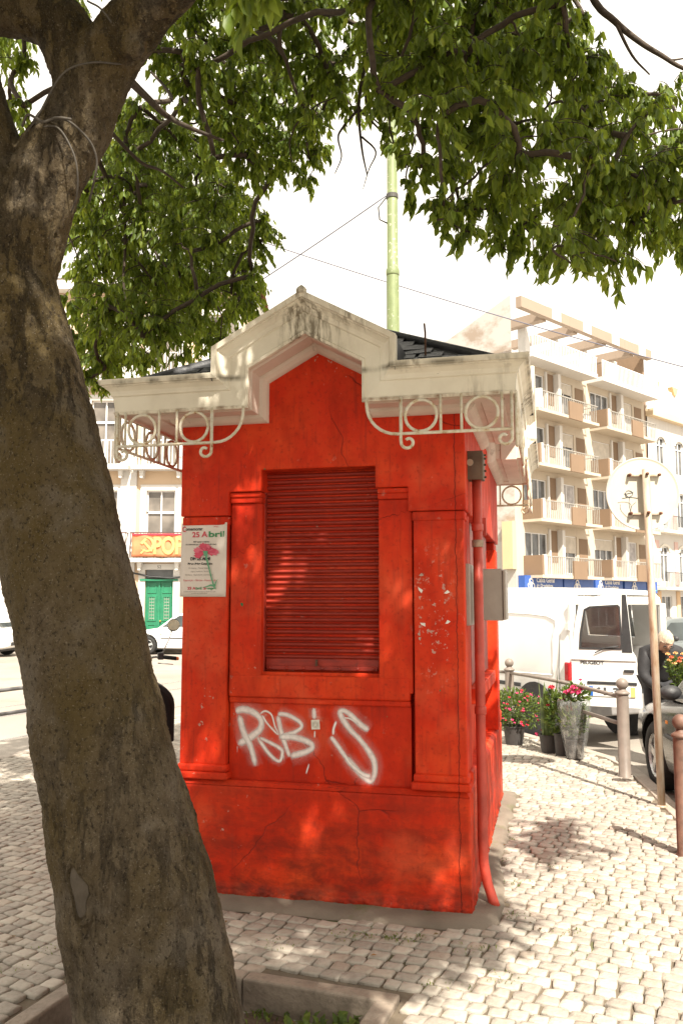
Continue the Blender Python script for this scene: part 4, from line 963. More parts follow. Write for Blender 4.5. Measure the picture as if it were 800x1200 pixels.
for k in range(nroot+1, len(nodes), 2):
    a, b, c = nodes[par[k-1]], nodes[k-1], nodes[k]
    r0 = min(.016, .0024*math.sqrt(wt[k-1])+.0015); r1 = min(.015, .0024*math.sqrt(wt[k])+.001)
    pts = bez(a, b + (b-(a+c)/2)*.8, c, 7)
    for q in range(1, 7): pts[q] = pts[q] + Vector((random.uniform(-1,1), random.uniform(-1,1), random.uniform(-1,1)))*.012*(c-a).length*2
    rs = [r0+(r1-r0)*q/7 for q in range(8)]
    if r0 > .0075: MB().tube([tw(p) for p in pts], rs, 7).build('branch', TWG, tree, smooth=True)
    else: fine.tube([tw(p) for p in pts], rs, 5, cap=False)
# the branch hanging into the gap of sky, nearly bare
def hand_branch(P, r0, r1, name='branch'):
    pts = spline(P, 5); n = len(pts); MB().tube([tw(p) for p in pts], [r0+(r1-r0)*i/(n-1) for i in range(n)], 7).build(name, TWG, tree, smooth=True)
for P, r0, r1 in HAND: hand_branch(P, r0, r1)

# ---- leaves
LEAF = leafy('leaf_green', (.135,.205,.036), .56)
def leaf_verts(p, d, side, L, w, fold, n=1):
    nrm = d.cross(side).normalized()
    def q(t, s_, h=0): return p + d*(L*t) + side*(w*s_) + nrm*(h*L)
    if n: return [q(0,0), q(.30,-.86,fold*.5), q(.32,0,-.02), q(.30,.86,fold*.5), q(.62,-.72,fold*.4), q(.64,0,-.05), q(.62,.72,fold*.4), q(1.0,0,-.14)], [(0,1,2),(0,2,3),(1,4,5,2),(2,5,6,3),(4,7,5),(5,7,6)]
    return [q(0,0), q(.42,-.8,fold*.5), q(.42,.8,fold*.5), q(1,0,-.1)], [(0,1,3),(0,3,2)]
leaves = []
for i, (cx, cy, cz, cr) in enumerate(CL):
    c = Vector((cx, cy, cz)); vis = i < nview or i >= NV
    near = i >= NV
    vol = cr*cr
    nt = max(5, int((TWIG_V*(1.0 if cy < 4.4 else .78) if vis else TWIG_S)*vol/.03))
    if near: nt = 5
    for _ in range(nt):
        while True:
            q = Vector((random.uniform(-1,1), random.uniform(-1,1), random.uniform(-1,1)))
            if q.length < 1: break
        e = c + Vector((q.x*cr*1.08, q.y*cr*1.25, q.z*cr*.95)); s_ = c + Vector((q.x*cr*.25, q.y*cr*.25, q.z*cr*.3+cr*.35))
        L = (e-s_).length
        pts = bez(s_, (s_+e)/2 + Vector((0,0,.25*L)), e, 5)
        if vis: fine.tube([tw(p) for p in pts], [.0024,.0022,.002,.0018,.0015,.001], 4, cap=False)
        nl = random.randint(9, 13) if not near else 9
        for k in range(nl):
            t = (k+.6)/nl; a_ = pts[min(4, int(t*5))]; b_ = pts[min(5, int(t*5)+1)]; p = a_.lerp(b_, t*5-int(t*5)) if t < 1 else e
            out = (b_-a_); out.z = 0
            if out.length < 1e-5: out = Vector((1,0,0))
            out.normalize(); sd = Vector((-out.y, out.x, 0))*(1 if k % 2 else -1)
            d = (Vector((0,0,-1))*random.uniform(1.0,1.9) + out*random.uniform(-.1,.6) + sd*random.uniform(0,.6) + Vector((random.uniform(-.35,.35), random.uniform(-.35,.35), 0))).normalized()
            side = d.cross(Vector((random.uniform(-1,1), random.uniform(-1,1), random.uniform(-.3,.3)))).normalized()
            if side.length < .5: side = Vector((1,0,0))
            LL = random.uniform(.040,.082)*(1.0 if vis else 1.9)*(1.15 if near else 1); 
            p = p + d*.008
            leaves.append((p, d, side, LL, LL*random.uniform(.18,.245), random.uniform(.1,.5), vis, random.random()*.8+.2*random.random()))
big_ids = sorted((i for i, l in enumerate(leaves) if l[6] and in_view(l[0])), key=lambda i: leaves[i][0].length)[:300]
bs = set(big_ids)
fo = MB()
for i, (p, d, side, L, w_, fd, vis, t) in enumerate(leaves):
    v, f = leaf_verts(p, d, side, L, w_, fd, vis)
    v = [tw(q) for q in v]
    if i in bs:
        m = MB(); m.add(v, f, t); m.build('leaf', LEAF, tree, smooth=True, fix=False)
    else: fo.add(v, f, t)
tag(fo.build('foliage', LEAF, tree, smooth=True, fix=False), kind='stuff')
tag(fine.build('twigs', TWG, tree, smooth=True, fix=False), kind='stuff')
print('leaves', len(leaves))
# cord tied round the limb
ROPE = plain('grey_cord', (.07,.06,.048), .8, 0, .2, 60, .3)
def wrap(P, r=.006):
    return MB().tube(spline(P, 7), r, 7)
rope = empty('tied_cord', (-1.2,3.2,3.35), 0, 'thin grey cord wound round the forked limb of the tree', 'cord')
RO = Vector((-1.2,3.2,3.35))
def rl(P): return [tuple(Vector(p)-RO) for p in P]
for P, r in CORDS: wrap(rl(P), r).build('strand', ROPE, rope, smooth=True)
# ================================================================ street furniture
random.seed(33)
STEEL = plain('painted_taupe_steel', (.20,.165,.14), .5, 0, .12, 9, .08)
RUSTP = plain('rust_brown_paint', (.16,.085,.06), .6, 0, .25, 14, .15)
def bollard(x, y, label, mat=STEEL, h=.90, r=.055, z=0):
    o = empty('bollard', (x, y, z), 0, label, 'bollard', 'bollards along the kerb')
    MB().lathe([(r*1.15,-.03),(r*1.15,.004),(r,.012),(r,h-.155),(r*1.0,h-.15)], 22).build('post', mat, o, smooth=True)
    MB().lathe([(r*1.0,h-.151),(r*1.22,h-.145),(r*1.22,h-.13),(r*.95,h-.12),(r*.62,h-.108),(r*.58,h-.098)], 22).build('collar', mat, o, smooth=True)
    rb = r*1.02
    MB().lathe([(rb*math.sin(a)+1e-4, h-.052-rb*math.cos(a)) for a in [i*PI/12 for i in range(13)]], 20).build('ball_finial', mat, o, smooth=True)
    return o
B1 = (2.627,8.2); B0 = (2.124,11.068); BX = (2.195,5.7)
bollard(*B1, 'taupe steel ball-topped bollard between the bouquet and the sign pole')
bollard(*B0, 'taupe steel ball-topped bollard behind the pink flowering shrub')
bollard(*BX, 'rust-brown ball-topped bollard on the pale setts beside the dark car', RUSTP, .885, .05)
def rail(p, q, label, mat=STEEL, zs=(.725,.475), r=.019, arch=0.0, zb=0):
    o = empty('guard_rail', ((p[0]+q[0])/2, (p[1]+q[1])/2, zb), 0, label, 'railing', 'guard rails between the bollards')
    c = Vector(((p[0]+q[0])/2, (p[1]+q[1])/2, 0)); d = (Vector((*q,0))-Vector((*p,0)))
    for z in zs:
        pts = [Vector((*p,0))+d*t - c + Vector((0,0,z+arch*math.sin(PI*t))) for t in [i/12 for i in range(13)]]
        MB().tube(pts, r, 10).build('bar', mat, o, smooth=True)
d10 = (Vector(B1)-Vector(B0)).normalized()
rail(tuple(Vector(B0)+d10*.05), tuple(Vector(B1)-d10*.05), 'two-bar taupe guard rail running behind the potted flowers', arch=.02)
B2 = (1.25,13.0); dd = (Vector(B0)-Vector(B2)).normalized()
rail(tuple(Vector(B2)+dd*.05), tuple(Vector(B0)-dd*.05), 'two-bar taupe guard rail behind the kiosk in front of the white van')
# railing on the left kerb
sdir = Vector((.40,.917)); Lp = Vector((-3.545,9.05))
GST = plain('grey_rail_steel', (.16,.155,.155), .45, .2, .1, 9)
lp0, lp1, lp2 = Lp - sdir*1.25, Lp + sdir*1.1, Lp + sdir*3.2
rail(tuple(lp0), tuple(lp1), 'grey two-bar guard rail at the kerb left of the tree trunk', GST, (.70,.455), .021)
bollard(lp1.x, lp1.y, 'grey ball-topped post of the kerb rail behind the tree', GST, .88, .05)
bollard(lp0.x, lp0.y, 'grey ball-topped post at the near end of the rail by the tram street', GST, .88, .05)

# ---- round sign seen from behind
sg = empty('road_sign', (2.535,7.03,0), 0, 'round road sign seen from its pale back on a rusty pole', 'sign')
POLE = NM('galvanised_pole'); _n = POLE.noise(7, 6, POLE.co((3,3,.6)), .65)
POLE = POLE.done(POLE.ramp(_n, [(.4, (.42,.36,.29)), (.58, (.34,.25,.17)), (.72, (.22,.12,.065))]), .55, POLE.bump(_n, .2, .004), .15)
MB().tube([(0,0,-.02),(-.012,0,1.2),(-.028,0,2.70)], .030, 16).build('pole', POLE, sg, smooth=True)
MB().lathe([(.045,-.01),(.043,.008),(.031,.012)], 16).build('pole_foot', POLE, sg, smooth=True)
DISC = plain('cream_sign_back', (.46,.44,.37), .5, 0, .05, 4)
dc = (-.035, .075, 2.505)
MB().lathe([(.0001,-.006),(.285,-.006),(.300,-.012),(.305,-.010),(.305,.004),(.29,.006),(.0001,.006)], 48, dc, 'y').build('disc', DISC, sg, smooth=False)
RST = plain('rust_bolt', (.13,.05,.025), .8, .1, .3, 30)
for zc in (2.655, 2.335):
    MB().box(-.155,.10,.038,.066,zc-.009,zc+.009).build('clamp_bar', POLE, sg, bevel=.003)
    for xx in (-.15,-.028,.095): MB().lathe([(.011,-.02),(.013,-.012),(.013,.03)], 8, (xx,.035 if xx != -.028 else -.028,zc+.003),'y').build('bolt', RST, sg, smooth=True)
INK = plain('marker_ink', (.07,.07,.075), .6)
def scrib(pts, r):
    P = [(-.155+(a-190)*.00165, .0655, 2.50-(b-640)*.00165) for a, b in pts]
    MB().tube(spline(P, 5), r, 5).build('scribble', INK, sg, smooth=True)
scrib([(172,632),(180,655),(200,650),(212,640),(205,625),(185,622),(176,640),(195,658)], .0022); scrib([(158,660),(200,655),(240,660)], .002); scrib([(170,640),(215,630)], .0025)
scrib([(135,682),(165,678),(200,690),(198,735),(205,700),(225,680)], .0013); scrib([(148,690),(150,720),(180,755),(200,760),(215,745)], .0013); scrib([(195,660),(192,690),(200,735)], .0016)

# ---- lamp post and overhead wires
LPG = NM('pale_green_post_paint'); _n = LPG.noise(9, 6, LPG.co((1,1,.5)), .65)
LPG = LPG.done(LPG.mix(LPG.ramp(LPG.noise(22, 4), [(.62, 0), (.7, .8)]), LPG.ramp(_n, [(.3, (.14,.18,.075)), (.7, (.21,.25,.115))]), (.55,.52,.42)), .55, LPG.bump(_n, .15, .004))
lm = empty('lamp_post', (.80,13.0,0), 0, 'tall pale green steel lamp post rising behind the kiosk roof', 'lamp post')
MB().lathe([(.14,-.02),(.14,.5),(.12,.6),(.105,.75),(.098,6.68),(.096,6.7)], 20).build('lower_shaft', LPG, lm, smooth=True)
MB().lathe([(.101,6.69),(.105,6.71),(.105,6.78),(.088,6.82),(.078,9.2),(.07,10.6),(.03,10.7)], 20).build('upper_shaft', LPG, lm, smooth=True)
MB().lathe([(.092,7.95),(.096,7.955),(.096,8.02),(.092,8.025)], 20).build('band', plain('dark_band', (.06,.055,.05), .6), lm)
MB().tube([(-.09,0,7.98),(-.22,-.02,7.80),(-.20,-.02,7.6),(-.08,0,7.55)], .012, 6).build('cable_loop', plain('black_cable', (.03,.03,.03), .6), lm, smooth=True)
MB().tube([(0,0,10.5),(0,.5,10.9),(0,1.4,11.05)], .035, 8).build('arm', LPG, lm, smooth=True)
MB().lathe([(.02,0),(.16,-.05),(.2,-.12),(.03,-.16)], 14, (0,1.5,11.05)).build('lantern', LPG, lm, smooth=True)
WIRE = plain('overhead_wire', (.10,.10,.14), .5)
def wire(name, a, b, sag, r, label):
    a, b = Vector(a), Vector(b); c = (a+b)/2
    pts = [a+(b-a)*t - c + Vector((0,0,-sag*4*t*(1-t))) for t in [i/24 for i in range(25)]]
    o = MB().tube(pts, r, 6).build(name, WIRE, None, smooth=True); o.location = c; tag(o, label, 'wire')
wire('overhead_wire', (-4.2,20.0,11.1), (12.0,20.0,6.2), .25, .013, 'long thin overhead wire crossing the white sky towards the apartment block')
wire('overhead_wire', (-6.0,17.0,5.5), (.70,13.0,8.0), .15, .010, 'slanting wire running from the green lamp post down to the left')

# ================================================================ tram rails and far pavements
RAILM = plain('worn_rail_steel', (.40,.40,.41), .3, .8, .1, 20)
rdir = Vector((.40,.917)); rn = Vector((-.917,.40))
for i, off in enumerate((-.02, .90, 2.62, 3.52)):
    p = Vector((-3.80,9.95)) + rn*off
    a, b = p - rdir*14, p + rdir*34
    c = (a+b)/2; s_ = rn*.035
    m = MB().prism_xy([a-s_-c, b-s_-c, b+s_-c, a+s_-c], -.005, .004); o = m.build('tram_rail', RAILM, None); o.location = (c.x, c.y, -.119)
    tag(o, ('steel tram rail next to the left kerb', 'steel tram rail, second from the left kerb', 'steel tram rail, third from the left kerb', 'steel tram rail farthest from the left kerb')[i], 'rail', 'tram rails in the street')
m = MB().prism_xy([(-40,31.0),(-1.5,31.0),(-1.5,33.2),(-40,33.2)], -.12, 0); tag(m.build('far_pavement', KST, None, bevel=.02), kind='structure')
PAINT = plain('road_paint', (.70,.68,.62), .7, 0, .12, 8)
# ================================================================ cars
random.seed(3)
TYRE = plain('tyre_rubber', (.022,.021,.02), .85, 0, .2, 20, .2); ALLOY = plain('alloy_rim', (.55,.55,.55), .3, .7, .08, 9)
DARKP = plain('black_plastic', (.03,.03,.032), .55, 0, .15, 20, .1); GLASS = glassy('car_glass', (.05,.06,.06), .05)
REDL = plain('tail_lens', (.35,.01,.015), .15); AMB = plain('amber_lens', (.75,.25,.02), .2); HLAMP = plain('head_lens', (.6,.6,.6), .1, .2)
def car_paint(name, col, rough=.22, metal=0):
    if name in _cache: return _cache[name]
    m = NM(name); m.b.inputs['Coat Weight'].default_value = .7; m.b.inputs['Coat Roughness'].default_value = .08
    c = m.ramp(m.noise(3, 3), [(.3, tuple(x*.93 for x in col)), (.7, col)])
    _cache[name] = m.done(c, rough+.15, None, metal); return _cache[name]
def wheel(parent, x, y, r=.31, w=.19, side=1, spokes=5):
    wh = bpy.data.objects.new('wheel', None); COL.objects.link(wh); wh.parent = parent; wh.location = (x, y, r)
    s_ = side
    MB().lathe([(r*.66,-w/2),(r*.9,-w/2),(r,-w*.36),(r,w*.36),(r*.9,w/2),(r*.66,w/2),(r*.62,w*.3),(r*.62,-w*.3),(r*.66,-w/2)], 32, axis='y', cap=False).build('tyre', TYRE, wh, smooth=True)
    m = MB(); m.lathe([(r*.645,s_*w*.44),(r*.62,s_*w*.46),(r*.57,s_*w*.36),(r*.55,s_*w*.1)], 32, axis='y', cap=False)
    for k in range(spokes):
        a = 2*PI*k/spokes + .3; d = Vector((math.cos(a),0,math.sin(a))); q = Vector((-d.z,0,d.x))
        i0, o0 = d*r*.08, d*r*.60
        y0, y1 = s_*w*.40, s_*w*.28
        v = [i0-q*r*.10+Vector((0,y0,0)), i0+q*r*.10+Vector((0,y0,0)), o0+q*r*.13+Vector((0,y0,0)), o0-q*r*.13+Vector((0,y0,0))]
        v += [p+Vector((0,y1-y0,0)) for p in v]
        m.add(v, [(0,1,2,3),(4,7,6,5),(0,4,5,1),(1,5,6,2),(2,6,7,3),(3,7,4,0)])
    m.lathe([(.001,s_*w*.44),(r*.13,s_*w*.42),(r*.14,s_*w*.3)], 16, axis='y', cap=False)
    m.build('rim', ALLOY, wh, smooth=False)
    MB().lathe([(.001,s_*w*.12),(r*.6,s_*w*.12)], 24, axis='y', cap=False).build('brake_well', DARKP, wh)
    return wh
def car(name, loc, rz, label, paint, L=4.05, Wd=1.68, Hh=1.40, hatch=True, group='cars parked along the far kerb', rz_face=0):
    root = empty(name, loc, rz, label, 'car', group)
    hl, hw = L/2, Wd/2
    # stations from nose to tail: x, half width, bottom, shoulder, deck
    S = [(hl,.60,.28,.45,.50),(hl-.04,.70,.24,.56,.60),(hl-.16,.80,.20,.66,.69),(hl-.45,.835,.19,.72,.77),(hl-.85,.84,.19,.76,.83),(hl-1.15,.84,.19,.80,.885),(.3,.84,.18,.85,.90),(-.5,.84,.18,.87,.91),(-1.1,.84,.19,.88,.92),(-hl+.5,.83,.22,.88,.92),(-hl+.14,.79,.28,.84,.90),(-hl+.03,.72,.32,.70,.80),(-hl,.64,.36,.58,.62)]
    m = MB(); k = 0
    for x, w, zb, zs, zd in S:
        w = w*Wd/1.68
        half = [(0,zb),(w*.80,zb),(w*.95,zb+.05),(w*.985,zb+.16),(w,(zb+zs)/2+.02),(w*.985,zs-.06),(w*.96,zs),(w*.86,zd),(w*.45,zd+.022),(0,zd+.03)]
        ring = [(x, y, z) for y, z in half] + [(x, -y, z) for y, z in reversed(half[1:-1])]
        k = len(ring); m.v += ring
    n = len(S)
    m.f = [(i*k+j, i*k+(j+1) % k, (i+1)*k+(j+1) % k, (i+1)*k+j) for i in range(n-1) for j in range(k)] + [tuple(range(k)), tuple((n-1)*k+j for j in range(k-1,-1,-1))]
    body = m.build('body', paint, root, smooth=True)
    # wheel openings
    ax0, ax1 = hl-.78, -hl+.74; R = .31
    cut = MB()
    for ax in (ax0, ax1):
        for s_ in (-1, 1): cut.lathe([(R+.055, s_*(hw+.2)), (R+.055, s_*(hw-.30))], 28, (ax,0,R+.02), 'y')
    co_ = cut.build('cutter', paint, root)
    bo = body.modifiers.new('arches', 'BOOLEAN'); bo.object = co_; bo.solver = 'EXACT'; bo.operation = 'DIFFERENCE'
    bpy.context.view_layer.update(); dg = bpy.context.evaluated_depsgraph_get(); nm = bpy.data.meshes.new_from_object(body.evaluated_get(dg))
    body.modifiers.clear(); body.data = nm; bpy.data.objects.remove(co_)
    try: body.data.shade_smooth()
    except Exception: pass
    ws = body.modifiers.new('edges', 'EDGE_SPLIT'); ws.split_angle = rad(38)
    # greenhouse
    f0, f1, r1, r0 = (.92, .22, -1.15, -1.72) if hatch else (.92, .20, -.85, -1.50)
    zb, zt, wb_, wt_ = .90, Hh, hw*.90, hw*.70
    cb = [(f0,-wb_*.92,zb-.03),(f0,wb_*.92,zb-.03),(r0,wb_*.94,zb-.02),(r0,-wb_*.94,zb-.02)]
    prof = [(f0,zb-.03,.94),(f1+.10,zt-.07,.80),(f1-.12,zt-.012,.765),(-.4,zt+.012,.76),(r1+.1,zt-.02,.755),(r1-.05,zt-.07,.77),(r0,zb-.02,.93)]
    g_ = MB()
    for x, z, q in prof: g_.v += [(x,-wb_*q/.93,z),(x,wb_*q/.93,z)]
    np_ = len(prof)
    g_.v += [(f0,-wb_,zb-.05),(f0,wb_,zb-.05),(r0,wb_,zb-.05),(r0,-wb_,zb-.05)]
    g_.f = [(2*i,2*i+1,2*i+3,2*i+2) for i in range(np_-1)] + [tuple(range(0,2*np_,2)), tuple(range(2*np_-1,0,-2))]
    g_.build('cabin', paint, root, bevel=.03, segs=3)
    def pane(name, pts):
        nrm = (Vector(pts[1])-Vector(pts[0])).cross(Vector(pts[-1])-Vector(pts[0])).normalized()
        c = sum((Vector(p) for p in pts), Vector())/len(pts); out = nrm if nrm.dot(c-Vector((-.3,0,1.0))) > 0 else -nrm
        v = [Vector(p)+out*.006 for p in pts]; v2 = [Vector(p)-out*.01 for p in pts]; n_ = len(pts)
        MB().add(v+v2, [tuple(range(n_)), tuple(range(2*n_-1,n_-1,-1))]+[(i,(i+1) % n_,(i+1) % n_+n_,i+n_) for i in range(n_)]).build(name, GLASS, root)
    def lat(x, z):   # side surface half width at x,z
        t = (z-zb)/(zt-.07-zb); return wb_*(1.005 - .145*t)+.004
    pane('windshield', [(f0-.06,-wb_*.86,zb+.01),(f0-.06,wb_*.86,zb+.01),(f1+.14,wb_*.74,zt-.10),(f1+.14,-wb_*.74,zt-.10)])
    pane('rear_window', [(r0+.05,wb_*.84,zb+.06),(r0+.05,-wb_*.84,zb+.06),(r1-.02,-wb_*.70,zt-.12),(r1-.02,wb_*.70,zt-.12)])
    for s_ in (-1, 1):
        for (xa, xb, xc, xd) in ((f0-.16, f1-.02, -.36, -.40), (-.46, -.44, r1+.10, r0+.28)):
            z0_, z1_ = zb+.03, zt-.10
            pane('side_window', [(xa, s_*lat(xa,z0_), z0_), (xb, s_*lat(xb,z1_), z1_), (xc, s_*lat(xc,z1_), z1_), (xd, s_*lat(xd,z0_), z0_)])
        mi = MB().lathe([(.001,-.07),(.07,-.05),(.095,0),(.085,.05),(.04,.075),(.001,.08)], 14, axis='x'); mi.v = [(x, y*1.25, z*.85) for x, y, z in mi.v]
        mo = mi.build('side_mirror', paint if 'white' in paint.name else DARKP, root, smooth=True); mo.location = (.38, s_*(hw+.065), .97); mo.scale = (.8,.8,.8)
        MB().box(-.03,.03,-.06,.06,-.02,.02).build('mirror_arm', DARKP, mo).location = (0,-s_*.09,-.04)
        hd = MB().box(-.10,.10,-.012,.012,-.014,.014).build('door_handle', paint, root, bevel=.008); hd.location = (-.25, s_*(hw-.008), .80)
        MB().tube([(hl-1.25,s_*(hw+.004),.56),(0,s_*(hw+.008),.55),(-hl+1.1,s_*(hw+.004),.56)], .018, 6).build('rub_strip', DARKP, root, smooth=True)
        MB().box(hl-1.28,hl-1.22,s_*(hw-.015)-.012,s_*(hw-.015)+.012,.66,.69).build('side_repeater', AMB, root, bevel=.005)
        v = [(hl-.03,s_*.38,.50),(hl-.13,s_*.70,.53),(hl-.20,s_*.72,.66),(hl-.10,s_*.40,.63)]
        MB().add(v+[(x-.1,y,z) for x, y, z in v], [(0,1,2,3),(4,7,6,5),(0,4,5,1),(1,5,6,2),(2,6,7,3),(3,7,4,0)]).build('headlight', HLAMP, root, bevel=.02)
        v = [(-hl+.005,s_*.48,.60),(-hl+.07,s_*.73,.62),(-hl+.10,s_*.74,.80),(-hl+.035,s_*.50,.80)]
        MB().add(v+[(x+.1,y,z) for x, y, z in v], [(0,1,2,3),(4,7,6,5),(0,4,5,1),(1,5,6,2),(2,6,7,3),(3,7,4,0)]).build('tail_light', REDL, root, bevel=.015)
        for ax in (ax0, ax1): wheel(root, ax, s_*(hw-.11), R, .19, s_)
    MB().box(hl-.10,hl+.015,-.62,.62,.30,.42).build('bumper', DARKP, root, bevel=.03, segs=3); MB().box(-hl-.02,-hl+.10,-.64,.64,.36,.48).build('bumper', DARKP, root, bevel=.03, segs=3)
    MB().box(-hl+.4,hl-.4,-hw+.14,hw-.14,.17,.30).build('underbody', DARKP, root)
    return root
WP = car_paint('white_car_paint', (.78,.78,.76)); BP = car_paint('dark_car_paint', (.020,.019,.018), .1, .3); SP = car_paint('silver_car_paint', (.36,.36,.37), .2, .5); GP = car_paint('grey_car_paint', (.16,.18,.18), .2, .4)
RZ = -.12
# white cars in front of the far house, noses to the left
car('parked_car', (-5.25,30.0,-.12), PI-.05, 'white car parked in front of the green double door', WP)
car('parked_car', (-12.55,28.6,-.12), PI-.05, 'white car parked further along, only its rear wheel clear of the trunk', WP)
# dark car at the right kerb
bcdir = Vector((.07,.9975)); bang = math.atan2(bcdir.y, bcdir.x)
bc = Vector((2.93,8.22)) + Vector((bcdir.y,-bcdir.x))*.80 - bcdir*(4.05/2-.78)
car('parked_car', (bc.x, bc.y, -.12), bang, 'dark grey car parked at the kerb beside the pale setts', BP)
car('parked_car', (11.4,27.0,-.12), PI+.55, 'silver car parked across the street beyond the person', SP, hatch=False)
car('parked_car', (7.0,19.5,-.12), PI+.5, 'grey-green car seen through the open van', GP)
# ================================================================ buildings
random.seed(17)
def facade_mat(name, col, var=.08):
    m = NM(name); n = m.noise(.6, 6); c = m.ramp(n, [(.3, tuple(x*(1-var) for x in col)), (.7, col)])
    st = m.noise(1.6, 6, m.co((2,2,.25)), .7)
    c = m.mix(m.ramp(st, [(.56, 0), (.75, .35)]), c, tuple(x*.62 for x in col))
    return m.done(c, .85, m.bump(m.noise(25, 4), .2, .01))
CREAM = facade_mat('cream_render', (.50,.43,.34)); WHITEW = facade_mat('white_render', (.60,.58,.55)); PEACH = facade_mat('peach_render', (.56,.42,.29)); BROWN = facade_mat('brown_tile_panel', (.225,.15,.095), .15)
STAIN = NM('peeling_white_gable'); _n = STAIN.noise(.35, 7, STAIN.co((1,1,1.6)), .68)
STAIN = STAIN.done(STAIN.mix(STAIN.ramp(_n, [(.50, 0), (.62, .8)]), (.46,.44,.41), (.27,.20,.145)), .9)
FRAME = plain('white_window_frame', (.72,.72,.72), .5, 0, .04, 3); WGL = glassy('window_glass', (.10,.10,.10), .08)
CURT = plain('curtain', (.42,.40,.40), .8, 0, .2, 4)
def window(parent, x0, x1, z0, z1, y, n=2, fr=FRAME, arched=False, glass=None, depth=.14):
    f = MB(); t = .05
    f.box(x0,x0+t,y-.03,y+depth,z0,z1); f.box(x1-t,x1,y-.03,y+depth,z0,z1); f.box(x0+t,x1-t,y-.03,y+depth,z0,z0+t); f.box(x0+t,x1-t,y-.03,y+depth,z1-t,z1)
    w = (x1-x0-2*t)/n
    for i in range(1, n): f.box(x0+t+w*i-.025,x0+t+w*i+.025,y-.025,y+depth,z0+t,z1-t)
    if arched: f.box(x0+t,x1-t,y-.02,y+depth,z1-.55,z1-.50)
    o = f.build('window', fr, parent)
    for i in range(n):
        MB().box(x0+t+w*i+.027*(i>0),x0+t+w*(i+1)-.027*(i<n-1),y+.04,y+.06,z0+t,z1-t).build('pane', glass or WGL, o)
    return o
def wall_with_holes(name, L, z0, z1, th, holes, mat, parent):
    # grid wall in the XZ plane with rectangular openings
    xs = sorted(set([0, L] + [h[0] for h in holes] + [h[1] for h in holes])); zs = sorted(set([z0, z1] + [h[2] for h in holes] + [h[3] for h in holes]))
    m = MB()
    for i in range(len(xs)-1):
        for j in range(len(zs)-1):
            cx, cz = (xs[i]+xs[i+1])/2, (zs[j]+zs[j+1])/2
            if any(h[0] < cx < h[1] and h[2] < cz < h[3] for h in holes): continue
            m.quad((xs[i],0,zs[j]),(xs[i+1],0,zs[j]),(xs[i+1],0,zs[j+1]),(xs[i],0,zs[j+1]))
    for a, b, c, d in holes:
        m.quad((a,0,c),(a,th,c),(a,th,d),(a,0,d)); m.quad((b,0,c),(b,0,d),(b,th,d),(b,th,c)); m.quad((a,0,c),(b,0,c),(b,th,c),(a,th,c)); m.quad((a,0,d),(a,th,d),(b,th,d),(b,0,d))
    return m.build(name, mat, parent, fix=False)
BLIND = plain('roller_blind_slats', (.50,.45,.38), .7, 0, .1, 3)
RAILP = plain('grey_railing_paint', (.30,.28,.25), .6)
# ---- apartment block with balconies
apd = math.atan2(.69,.72); AP = (9.1,45.0,-.12)
apt = empty('apartment_block', AP, apd, 'cream apartment block with stacked balconies and a rooftop pergola', 'building')
AL, DEPTH = 14.7, 13.0
FL = [3.2, 6.15, 9.1, 12.05]
bays = [.75, 7.85]
holes = []
for fz in FL:
    for b in bays: holes += [(b+.12,b+2.3,fz+.4,fz+2.3), (b+3.55,b+5.25,fz+.15,fz+2.3)]
shops = [(.3,3.6),(3.95,6.9),(7.3,10.3),(10.7,13.2)]
for a, b in shops: holes.append((a+.1,b-.1,.35,2.3))
wall_with_holes('front_wall', AL, 0, 15.0, .25, holes, CREAM, apt)
MB().add([(0,.0,0),(0,DEPTH,0),(0,DEPTH,16.4),(0,4.5,16.7),(0,0,18.3)], [(0,1,2,3,4)]).build('gable_wall', STAIN, apt, fix=False)
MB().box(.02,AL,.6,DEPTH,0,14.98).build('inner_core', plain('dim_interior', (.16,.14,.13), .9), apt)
MB().box(AL,AL+.2,.0,DEPTH,0,18.0).build('end_wall', BROWN, apt)
MB().box(.0,AL,-.02,DEPTH,15.0,15.25).build('roof_slab', WHITEW, apt)
MB().box(.02,AL,4.5,DEPTH,15.25,17.0).build('penthouse', WHITEW, apt)
